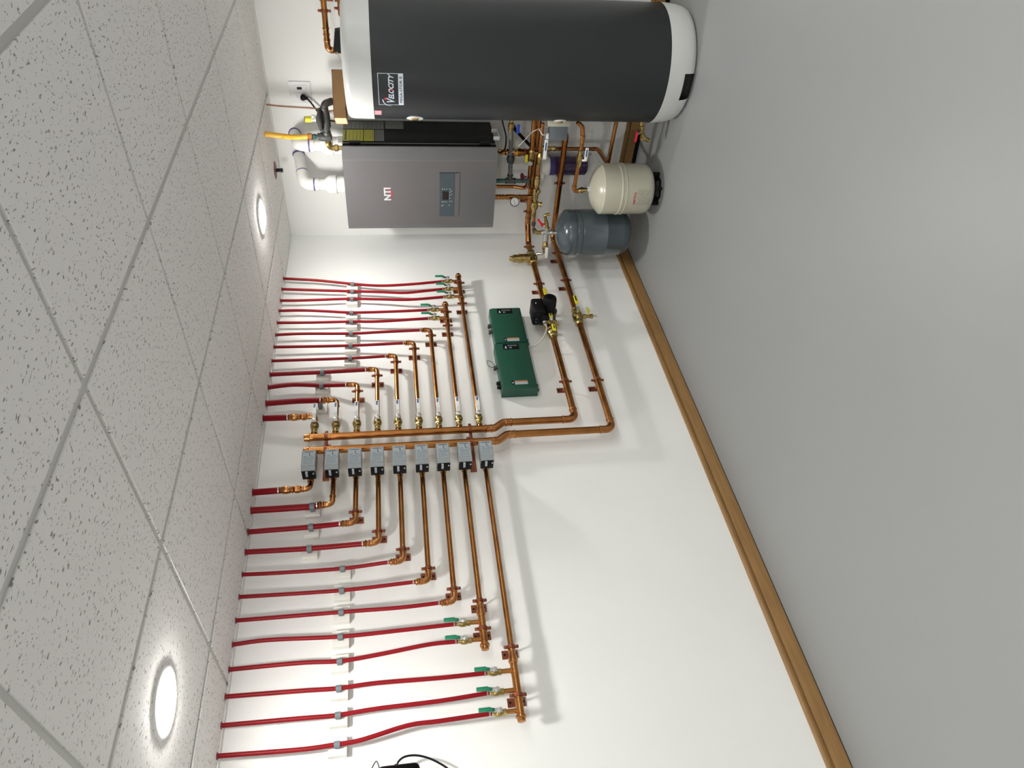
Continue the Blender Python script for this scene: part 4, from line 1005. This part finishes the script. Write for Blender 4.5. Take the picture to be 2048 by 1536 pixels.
b = MB()
b.lathe((.560, -.252, .746), (0, -.3, 1), [(0, .006), (.020, .006), (.021, .022), (.024, .0265), (.029, .0265), (.031, .020)], 9); b.build('handwheel', M['maroon'], t)
# boiler feed line with fill valve, running to the blue-grey tank
FY, FZ = -.405, .708
t = thing('fill_line', 'slim copper fill line with a brass fill valve, leading to the blue-grey tank', 'copper pipe', (.6, FY, FZ))
MB().tube([(.965, FY, FZ + .008), (.30, FY, FZ - .004), (.272, FY, .672)], .0085, .03, 16).build('pipe', M['copper'], t)
b = MB(); b.lathe((.655, FY, FZ + .004), (-1, 0, 0), [(0, .009), (.002, .014), (.016, .014), (.018, .017), (.03, .018), (.06, .018), (.064, .014), (.078, .014), (.082, .019), (.11, .020), (.13, .016), (.15, .016), (.152, .012), (.17, .012), (.172, .022), (.20, .024), (.215, .020), (.232, .013), (.27, .0125)], 18)
b.lathe((.565, FY - .012, FZ), (0, -1, -.3), [(0, .012), (.022, .012), (.026, .008)], 14); b.lathe((.470, FY, FZ), (0, -.3, -1), [(0, .012), (.030, .012), (.034, .016), (.040, .016)], 12); b.build('fill_valve', M['brass'], t)
b = MB(); b.lathe((.800, FY, FZ + .006), (-1, 0, 0), [(0, .009), (.002, .013), (.012, .013), (.02, .017), (.045, .018), (.062, .013), (.078, .013), (.080, .009)], 8); b.build('valve_body', M['brass'], t)
b = MB(); b.lathe((.765, FY - .014, FZ - .004), (0, -1, -.5), [(0, .007), (.012, .007)], 6); b.build('stem_nut', M['steel'], t)
b = MB(); b.box((.828, FY - .030, FZ - .016), (.115, .004, .019), .001); lv = b.build('lever', M['white'], t)
b = MB(); b.box((.845, FY - .0325, FZ - .016), (.048, .0008, .008)); b.build('lever_print', M['blue'], lv)
b = MB(); b.lathe((.345, FY, FZ - .003), (-1, 0, 0), [(0, .009), (.002, .0125), (.022, .0125), (.026, .010)], 14); b.lathe((.300, FY, FZ - .006), (-1, 0, -.3), [(0, .010), (.012, .0125), (.03, .0125)], 8); b.build('coupling', M['iron'], t)
b = MB(); b.tube([(.285, FY - .002, .694), (.272, FY - .005, .676), (.272, FY - .005, .650)], .0125, .015, 14); b.build('elbow', M['brass'], t)
# low pipe from the big tank to the white tank
t = thing('copper_pipe', 'copper pipe from the big tank down to the white tank, with white lever valve', 'copper pipe', (.75, -.44, .49))
MB().tube([(.990, -.44, .534), (.962, -.44, .502), (.900, -.44, .490), (.576, -.44, .496), (.573, -.44, .468)], .0111, .022, 18).build('pipe', M['copper'], t)
b = MB(); b.tube([(.980, -.44, .5215), (.962, -.44, .502), (.915, -.44, .4925)], .0125, .02, 18); b.bead((.912, -.44, .492), (1, 0, 0), .012, .007, .0025); b.build('elbow', M['copper_fit'], t)
b = MB(); b.tube([(.606, -.44, .4955), (.576, -.44, .496), (.573, -.44, .466)], .0125, .02, 18); b.bead((.604, -.44, .4955), (1, 0, 0), .012, .007, .0025); b.build('elbow', M['copper_fit'], t)
b = MB(); b.lathe((.830, -.44, .4925), (-1, 0, 0), [(0, .0115), (.002, .0145), (.012, .0145), (.014, .0125), (.030, .014), (.036, .0195), (.058, .0205), (.074, .0165), (.088, .0145), (.100, .0145), (.102, .0115)], 8); b.build('valve_body', M['brass'], t)
b = MB(); b.lathe((.775, -.455, .480), (0, -.3, -1), [(0, .008), (.018, .008)], 6); b.build('stem_nut', M['steel'], t)
b = MB(); b.box((.812, -.462, .462), (.080, .004, .018), .001); lv = b.build('lever', M['white'], t)
b = MB(); b.box((.822, -.4645, .462), (.042, .0008, .0075)); b.build('lever_print', M['blue'], lv)
# vertical cold line and its link to the big tank
t = thing('copper_pipe', 'copper cold line dropping down the wall then across to the big tank', 'copper pipe', (.66, -.1, .3))
MB().tube([(.664, -.100, .655), (.664, -.100, .288), (.668, -.300, .274), (.968, -.300, .270)], .0111, .024, 18).build('pipe', M['copper'], t)
b = MB(); b.tube([(.664, -.100, .325), (.664, -.100, .288), (.6655, -.14, .286)], .0125, .022, 18); b.bead((.664, -.100, .322), (0, 0, 1), .012, .007, .0025)
b.build('elbow', M['copper_fit'], t)
b = MB(); b.tube([(.667, -.265, .276), (.668, -.300, .274), (.705, -.300, .274)], .0125, .022, 18); b.bead((.700, -.300, .274), (1, 0, 0), .012, .007, .0025); b.build('elbow', M['copper_fit'], t)
b = MB(); b.lathe((.664, -.100, .662), (0, 0, -1), [(0, .0125), (.01, .0145), (.02, .0145), (.03, .019), (.055, .020), (.07, .015), (.09, .0145), (.095, .017), (.11, .015), (.112, .012)], 8); b.build('valve_body', M['brass'], t)
# water filter
t = thing('water_filter', 'dark violet water filter bowl hanging under a white head', 'water filter', (.534, -.07, .335))
b = MB(); b.lathe((.534, -.070, .628), (0, 0, -1), [(0, .030), (.004, .046), (.026, .0545), (.05, .058), (.055, .0545)], 32); b.cyl((.45, -.07, .605), (.605, -.07, .605), .017, 16); b.build('head', M['pvc'], t)
b = MB(); b.lathe((.534, -.070, .575), (0, 0, -1), [(0, .0570), (.030, .0570), (.034, .0545)], 32); b.build('collar', M['violet'], t)
b = MB(); b.lathe((.534, -.070, .542), (0, 0, -1), [(0, .0530), (.15, .0520), (.17, .0545), (.195, .055), (.205, .046), (.208, .02)], 32)
for k in range(12):
    a = 2 * PI * k / 12; b.cyl((.534 + .053 * math.cos(a), -.07 + .053 * math.sin(a), .535), (.534 + .0520 * math.cos(a), -.07 + .0520 * math.sin(a), .375), .003, 6)
b.build('bowl', M['glassdark'], t)
# assorted cords near the tank
o = MB().tube([(.86, -.20, .845), (.83, -.205, .83), (.70, -.15, .715)], .0095, .02, 12).build('drain_hose', M['black'], None); tag(o, 'black hose slanting down behind the copper pipes under the boiler', 'hose')
o = MB().tube(spline([(.95, -.24, .93), (.87, -.235, .905), (.80, -.235, .885), (.73, -.23, .885), (.70, -.225, .905), (.705, -.22, .925)]), .0045, n=10).build('boiler_cord', M['black'], None); tag(o, 'black cord looping below the white bracket of the boiler', 'cord')
o = MB().tube(spline([(.94, -.39, .655), (.93, -.38, .70), (.90, -.36, .75), (.86, -.33, .77), (.80, -.30, .80), (.74, -.28, .84), (.70, -.26, .88), (.69, -.25, .93)]), .0022, n=8).build('sensor_wire', M['greywire'], None); tag(o, 'thin pale sensor wire drooping between tank and boiler', 'wire')
t = thing('gas_cock', 'small brass valve with blue lever beside the big tank', 'valve', (.86, -.235, .85))
b = MB(); b.lathe((.918, -.255, .864), (-1, 0, 0), [(0, .012), (.02, .012), (.024, .017), (.05, .017), (.054, .013), (.07, .015)], 8); b.build('body', M['brass'], t)
b = MB(); b.box((.868, -.275, .826), (.055, .008, .018), .003); b.build('lever', M['blueh'], t)

# ================================================================== TANKS
TX, TY, TR_ = 1.266, -.330, .2925
def onTank(a_deg, z, r=TR_):
    a = math.radians(a_deg); return Vector((TX + r * math.cos(a), TY + r * math.sin(a), z))
t = thing('storage_tank', 'tall charcoal hot water tank with light grey top and base', 'water tank', (TX, TY, 0))
b = MB(); b.lathe((TX, TY, .140), (0, 0, 1), [(0, TR_), (.15, TR_), (1.480, TR_)], 96); b.build('jacket', M['tank_dark'], t)
b = MB(); b.lathe((TX, TY, 1.615), (0, 0, 1), [(0, TR_ - .001), (0, TR_ + .0025), (.100, TR_ + .0005), (.118, TR_ - .003), (.128, TR_ - .012), (.134, TR_ - .030), (.139, TR_ - .09), (.142, .10), (.142, .01)], 96); b.build('top_cap', M['tank_light'], t)
# base shell with a rectangular foot opening
b = MB(); n = 144; prof = [(0.004, .262), (.012, .272), (.030, .281), (.062, .2885), (.100, .2925), (.146, TR_ + .0025)]
vs = []; fs = []
for z, r in prof:
    for k in range(n): vs.append(onTank(360 * k / n - 180, z, r))
for i in range(len(prof) - 1):
    for k in range(n):
        ad = 360 * (k + .5) / n - 180
        if prof[i + 1][0] <= .063 and -104.5 < ad < -78: continue
        k2 = (k + 1) % n; fs.append((i * n + k, i * n + k2, (i + 1) * n + k2, (i + 1) * n + k))
b.add(vs, fs); b.build('base_shell', M['tank_light'], t)
b = MB(); b.lathe((TX, TY, 0), (0, 0, 1), [(0, .255), (.004, .260), (.0055, .255), (.0056, .235), (.12, .235)], 72); b.build('foot', M['seam'], t)  # dark core: shade inside the base opening is put into its colour
# decal
A0, A1 = -116.3, -83.0
def tmap(ac, zc, r):
    return lambda u, v, w_: onTank(ac + math.degrees(u / TR_), zc + v, r + w_)
AC = (A0 + A1) / 2; ZC = 1.540; HW = math.radians(A1 - A0) / 2 * TR_
def patch(mb, u0, u1, z0, z1, r=TR_ + .0006, th=.0004, ac=None):
    ac = AC if ac is None else ac
    n_ = max(2, int(abs(u1 - u0) / .008) + 1); vs = []; fs = []
    for k in range(n_ + 1):
        u = u0 + (u1 - u0) * k / n_; a = ac + math.degrees(u / TR_)
        vs += [onTank(a, z0, r), onTank(a, z1, r), onTank(a, z1, r + th), onTank(a, z0, r + th)]
    for k in range(n_):
        q = 4 * k
        for j in range(4): fs.append((q + j, q + (j + 1) % 4, q + 4 + (j + 1) % 4, q + 4 + j))
    fs.append((0, 1, 2, 3)); fs.append((4 * n_, 4 * n_ + 1, 4 * n_ + 2, 4 * n_ + 3)); mb.add(vs, fs)
b = MB(); lw = .0024
patch(b, -HW, HW, 1.586, 1.586 + lw); patch(b, -HW, -HW + lw, 1.470, 1.588); patch(b, HW - lw, HW, 1.470, 1.588); patch(b, -HW, HW, 1.468, 1.492)
b.build('decal_frame', M['decal'], t)
lettering('decal_print', 'MEGA-STOR II', .0185, None or (0, 0, 0), (1, 0, 0), (0, 0, 1), M['ink'], t, mapf=lambda u, v, w_: onTank(AC + math.degrees(u / TR_), 1.4795 + v, TR_ + .0011 + w_), sx=1.22, bold=0.0)
lettering('decal_name', 'ELOCITY', .034, (0, 0, 0), (1, 0, 0), (0, 0, 1), M['decal'], t, shear=.35, mapf=lambda u, v, w_: onTank(AC + math.degrees((u + .014) / TR_), 1.5255 + v, TR_ + .0008 + w_), sx=.90, bold=.0011)
lettering('decal_initial', 'V', .052, (0, 0, 0), (1, 0, 0), (0, 0, 1), M['decal'], t, shear=.30, mapf=lambda u, v, w_: onTank(AC + math.degrees((u - .062) / TR_), 1.529 + v, TR_ + .0008 + w_), sx=.8, bold=.0011)
b = MB()
P = [(-.092, 1.527), (-.088, 1.548), (-.072, 1.562), (-.050, 1.568)]
for k in range(len(P) - 1):
    for j in range(6):
        f0 = j / 6; f1 = (j + 1) / 6
        u0 = P[k][0] + (P[k + 1][0] - P[k][0]) * f0; u1 = P[k][0] + (P[k + 1][0] - P[k][0]) * f1; z0 = P[k][1] + (P[k + 1][1] - P[k][1]) * f0
        patch(b, u0, u1 + .001, z0, z0 + .0042, TR_ + .0008)
b.build('decal_arc', M['decal'], t)
b = MB(); patch(b, -.052, -.038, 1.5525, 1.558, TR_ + .0008); patch(b, -.048, -.042, 1.549, 1.562, TR_ + .0008); patch(b, .0005, .0085, 1.5185, 1.531, TR_ + .0014); b.build('decal_accent', M['crimson'], t)
b = MB(); patch(b, -.045, 0, 1.578, 1.612, ac=-125.5); b.build('rose_label', M['rose'], t)
b = MB()
for j in range(4): patch(b, -.041, -.005, 1.585 + j * .0068, 1.587 + j * .0068, TR_ + .0011, ac=-125.5)
b.build('rose_label_print', M['white'], t)
# port with white flange
for nm, a, z, rr in (('upper_port', -146, 1.410, .043), ('lower_port', -150, .640, .034)):
    d = Vector((math.cos(math.radians(a)), math.sin(math.radians(a)), 0)); o_ = onTank(a, z, TR_ - .012)
    b = MB(); b.lathe(o_, d, [(0, rr * .98), (.010, rr), (.0145, rr * .98), (.016, rr * .85), (.013, rr * .5)], 30); pt = b.build(nm, M['white'], t)
    b = MB(); b.lathe(o_ + d * .008, d, [(0, rr * .42), (.014, rr * .42), (.016, rr * .3)], 18); b.build('port_bushing', M['brass'], pt)
# aquastat on the tank side
t = thing('aquastat_box', 'slate grey control box on the side of the big tank above the main', 'control box', (.92, -.40, .60))
b = MB(); b.box((.918, -.400, .628), (.085, .062, .100), .004, rot=Matrix.Rotation(math.radians(14), 3, 'Z')); b.build('box', M['greybox'], t)
b = MB(); b.box((.972, -.414, .632), (.032, .040, .120), .003, rot=Matrix.Rotation(math.radians(14), 3, 'Z')); b.build('bracket', M['cream'], t)
b = MB(); b.box((.905, -.434, .690), (.030, .002, .016), .0005, rot=Matrix.Rotation(math.radians(14), 3, 'Z')); b.tube([(.91, -.43, .69), (.915, -.44, .72), (.935, -.42, .735)], .0025, .004, 8); b.build('tag_wire', M['white'], t)
# drain valve low on the tank
t = thing('drain_valve', 'small brass drain valve with red handle low on the big tank', 'valve', (.95, -.42, .15))
b = MB(); b.lathe((1.000, -.420, .170), (-1, -.05, -.25), [(0, .013), (.03, .013), (.034, .017), (.06, .016), (.07, .011), (.10, .0105), (.102, .013), (.118, .013)], 14); b.tube([(.925, -.425, .152), (.895, -.43, .130), (.885, -.43, .105)], .0115, .015, 14); b.build('body', M['brass'], t)
b = MB(); b.cyl((.935, -.425, .155), (.920, -.44, .185), .0045, 10); b.build('stem', M['steel'], t)
b = MB(); b.box((.912, -.443, .186), (.062, .014, .012), .004); b.build('handle', M['redh'], t)
# things on top of the tank
t = thing('cardboard_box', 'flat brown cardboard box lying on top of the big tank', 'cardboard box', (1.05, -.36, 1.7585))
RB3 = Matrix.Rotation(math.radians(39), 3, 'Z'); OB = Vector((.999, -.450, 1.7585)); BL, BD, BH = .240, .125, .064
def bx3(mb, c, size, mat=None): mb.box(OB + RB3 @ Vector(c), size, 0, rot=RB3)
b = MB(); bx3(b, (BL / 2, .0015, BH / 2), (BL, .003, BH)); bx3(b, (BL / 2, BD - .0015, BH / 2), (BL, .003, BH)); bx3(b, (BL / 2, BD / 2, .0015), (BL, BD, .003)); bx3(b, (BL / 2, BD / 2, BH - .0015), (BL, BD, .003)); bx3(b, (BL - .0015, BD / 2, BH / 2), (.003, BD, BH)); b.build('box_body', M['card'], t)
b = MB(); bx3(b, (.003, BD / 2, BH / 2), (.003, BD - .007, BH - .007)); b.build('end_flap', M['card_in'], t)
b = MB(); b.add([OB + RB3 @ Vector(p) for p in ((.004, .002, .004), (.004, .004, .004), (.060, .002, .004), (.060, .004, .004), (.030, -.034, .0035), (.030, -.034, .001))], [(0, 2, 4), (1, 5, 3), (0, 4, 5, 1), (2, 3, 5, 4), (0, 1, 3, 2)]); b.build('front_triangle', M['card'], t)  # thin triangular piece jutting from the box's lower front edge
t = thing('copper_pipe', 'copper pipe above the big tank with an elbow turning down into it', 'copper pipe', (1.21, -.14, 1.84))
MB().tube([(1.80, -.200, 1.834), (1.243, -.200, 1.838), (1.243, -.200, 1.758)], .0143, .030, 20).build('pipe', M['copper'], t)
b = MB(); b.tube([(1.30, -.200, 1.8376), (1.243, -.200, 1.838), (1.243, -.200, 1.792)], .0156, .030, 20)
for x in (1.293, 1.322, 1.350): b.bead((x, -.200, 1.8375), (1, 0, 0), .0146, .009, .0035)
b.bead((1.243, -.200, 1.797), (0, 0, 1), .015, .008, .003); b.build('elbow', M['copper_fit'], t)
hanger((1.432, -.200, 1.8365), (1, 0, 0), (0, -1, 0), .0143, .200, 'copper-coloured hanger on the pipe above the big tank', 'hangers above the tank')
t = thing('copper_pipe', 'short glimpse of copper pipe just above the tank cap at the picture edge', 'copper pipe', (1.40, -.1, 1.77))
MB().tube([(1.80, -.150, 1.762), (1.395, -.150, 1.7655), (1.385, -.150, 1.72)], .0085, .012, 16).build('pipe', M['copper'], t)
hanger((1.430, -.150, 1.7655), (1, 0, 0), (0, -1, 0), .0085, .150, 'small copper-coloured hanger partly hidden by the tank cap', 'hangers above the tank')
o = MB(); o.prism([(0, 0), (.105, 0), (.098, .034), (0, .050)], (1.262, -.275, 1.7575), (1, 0, 0), (0, 0, 1), (0, .05, 0)); o = o.build('rubber_wedge', M['black'], None); tag(o, 'black wedge-shaped block on the tank top beside the copper elbow', 'block')
t = thing('cable_ties', 'two white cable tie ends curling beside the copper elbow on the tank', 'cable tie', (1.2, -.17, 1.78))
MB().tube(spline([(1.240, -.222, 1.805), (1.225, -.235, 1.792), (1.205, -.245, 1.785)]), .0016, n=6).build('tie_end', M['white'], t)
MB().tube(spline([(1.243, -.224, 1.792), (1.222, -.25, 1.778), (1.195, -.27, 1.764)]), .0028, n=6).build('tie_end', M['white'], t)

# expansion tanks
GXc, GYc, GR = .272, -.410, .140
t = thing('expansion_tank', 'blue-grey expansion tank hanging in the room corner', 'expansion tank', (GXc, GYc, .11))
b = MB(); b.lathe((GXc, GYc, .112), (0, 0, 1), [(0, .090), (.006, .112), (.022, .130), (.045, .139), (.060, GR), (.150, GR), (.153, GR + .0018), (.157, GR + .0018), (.160, GR), (.300, GR), (.303, GR - .0035), (.309, GR - .0035), (.312, GR), (.335, GR), (.338, GR - .0035), (.344, GR - .0035), (.347, GR), (.378, GR), (.395, GR - .006), (.418, GR - .030), (.438, GR - .070), (.450, .030), (.452, .012)], 72); b.build('shell', M['bluegrey'], t)
b = MB(); b.lathe((GXc, GYc, .556), (0, 0, 1), [(0, .016), (.010, .016), (.012, .012), (.03, .012)], 8); b.build('inlet', M['steel'], t)
b = MB(); b.lathe((GXc, GYc, .112), (0, 0, -1), [(0, .012), (.010, .012)], 10); b.build('air_valve_cap', M['label_grey'], t)
t = thing('tank_fitting_cross', 'grey threaded cross above the blue-grey tank with red drain cock and white lever valve', 'pipe fitting', (GXc, GYc, .62))
b = MB(); b.lathe((GXc, GYc, .580), (0, 0, 1), [(0, .013), (.004, .017), (.014, .017), (.016, .0145), (.056, .0145), (.058, .017), (.068, .017), (.072, .012)], 16)
b.lathe((GXc + .036, GYc, .618), (-1, 0, 0), [(0, .012), (.001, .016), (.012, .016), (.014, .0145), (.075, .0145), (.077, .0165), (.092, .0165), (.094, .012)], 16); b.build('cross', M['steel'], t)
b = MB(); b.lathe((GXc + .034, GYc, .618), (1, 0, .28), [(0, .010), (.02, .011), (.022, .0135), (.045, .0125), (.06, .009), (.08, .009)], 14); b.tube([(GXc + .105, GYc, .640), (GXc + .125, GYc, .640), (GXc + .130, GYc, .610)], .0085, .015, 12); b.build('drain_cock', M['brass'], t)
b = MB(); b.cyl((GXc + .060, GYc - .005, .635), (GXc + .072, GYc - .012, .662), .0045, 10); b.box((GXc + .078, GYc - .014, .668), (.062, .015, .013), .005, rot=Matrix.Rotation(math.radians(-35), 3, 'Y')); b.build('drain_handle', M['redh'], t)
b = MB(); b.lathe((GXc - .058, GYc, .618), (-1, 0, -.06), [(0, .012), (.006, .012), (.01, .015), (.022, .015), (.026, .018), (.050, .0195), (.066, .016), (.075, .013), (.088, .0125)], 8); b.build('valve_body', M['brass'], t)
b = MB(); b.lathe((GXc - .095, GYc - .016, .614), (0, -1, 0), [(0, .007), (.010, .007)], 6); b.build('stem_nut', M['steel'], t)
b = MB(); b.box((GXc - .130, GYc - .028, .608), (.078, .004, .018), .001, rot=Matrix.Rotation(math.radians(-4), 3, 'Y')); b.build('lever', M['white'], t)
b = MB(); b.tube(spline([(GXc - .135, GYc, .612), (GXc - .16, GYc + .01, .625), (GXc - .175, GYc + .03, .650), (D + .02, GYc + .03, ZS - .028)]), .0095, n=12); b.build('connector', M['steel'], t)

WXc, WYc, WR = .592, -.448, .144
t = thing('expansion_tank', 'cream white expansion tank on a black stand beside the big tank', 'expansion tank', (WXc, WYc, 0))
b = MB(); b.lathe((WXc, WYc, .042), (0, 0, 1), [(0, .085), (.004, .105), (.014, .124), (.030, .137), (.050, WR), (.172, WR), (.176, WR + .004), (.182, WR + .004), (.186, WR), (.196, WR), (.200, WR + .004), (.206, WR + .004), (.210, WR), (.300, WR), (.306, WR - .001), (.3075, WR - .006), (.315, WR - .012), (.335, WR - .034), (.352, WR - .070), (.362, .040), (.366, .020)], 80); b.build('shell', M['cream'], t)
b = MB(); b.lathe((WXc, WYc, .403), (0, 0, 1), [(0, .016), (.014, .016)], 16); b.build('inlet_tape', M['decal'], t)
b = MB(); b.lathe((WXc, WYc, 0), (0, 0, 1), [(0, .092), (.008, .098), (.010, .090), (.030, .080), (.046, .088)], 6)
for k in range(6):
    a = 2 * PI * k / 6; b.box((WXc + .085 * math.cos(a), WYc + .085 * math.sin(a), .022), (.040, .016, .044), .003, rot=Matrix.Rotation(a, 3, 'Z'))
b.build('stand', M['black'], t)
def onW(a_deg, z, r): a = math.radians(a_deg); return Vector((WXc + r * math.cos(a), WYc + r * math.sin(a), z))
lettering('brand_print', 'AMTROL', .020, (0, 0, 0), (1, 0, 0), (0, 0, 1), M['crimson'], t, mapf=lambda u, v, w_: onW(-82 + math.degrees(u / WR), .172 + v, WR + .0006 + w_), sx=.98, bold=.0003)
b = MB(); rnd = random.Random(9)
for r_ in range(8):
    u = -.045
    while u < .040:
        ln = rnd.uniform(.003, .010); vs = []
        for uu_ in (u, u + ln):
            for zz, rr in ((0, .0006), (.0022, .0006), (.0022, .0009), (0, .0009)): vs.append(onW(-80 + math.degrees(uu_ / WR), .150 - r_ * .0092 + zz, WR + rr))
        b.add(vs, [(0, 1, 5, 4), (1, 2, 6, 5), (2, 3, 7, 6), (3, 0, 4, 7), (0, 3, 2, 1), (4, 5, 6, 7)]); u += ln + .006 * rnd.random() + .003
b.build('small_print', M['ink2'], t)
t = thing('brass_union', 'brass union joining the copper elbow to the white tank top', 'pipe fitting', (WXc - .018, WYc, .42))
b = MB(); b.lathe((WXc - .012, WYc + .004, .470), (.10, -.03, -1), [(0, .0125), (.002, .014), (.012, .014), (.014, .0175), (.026, .0175), (.028, .0135), (.038, .0135), (.040, .011), (.056, .011)], 8); b.build('union', M['brass'], t)
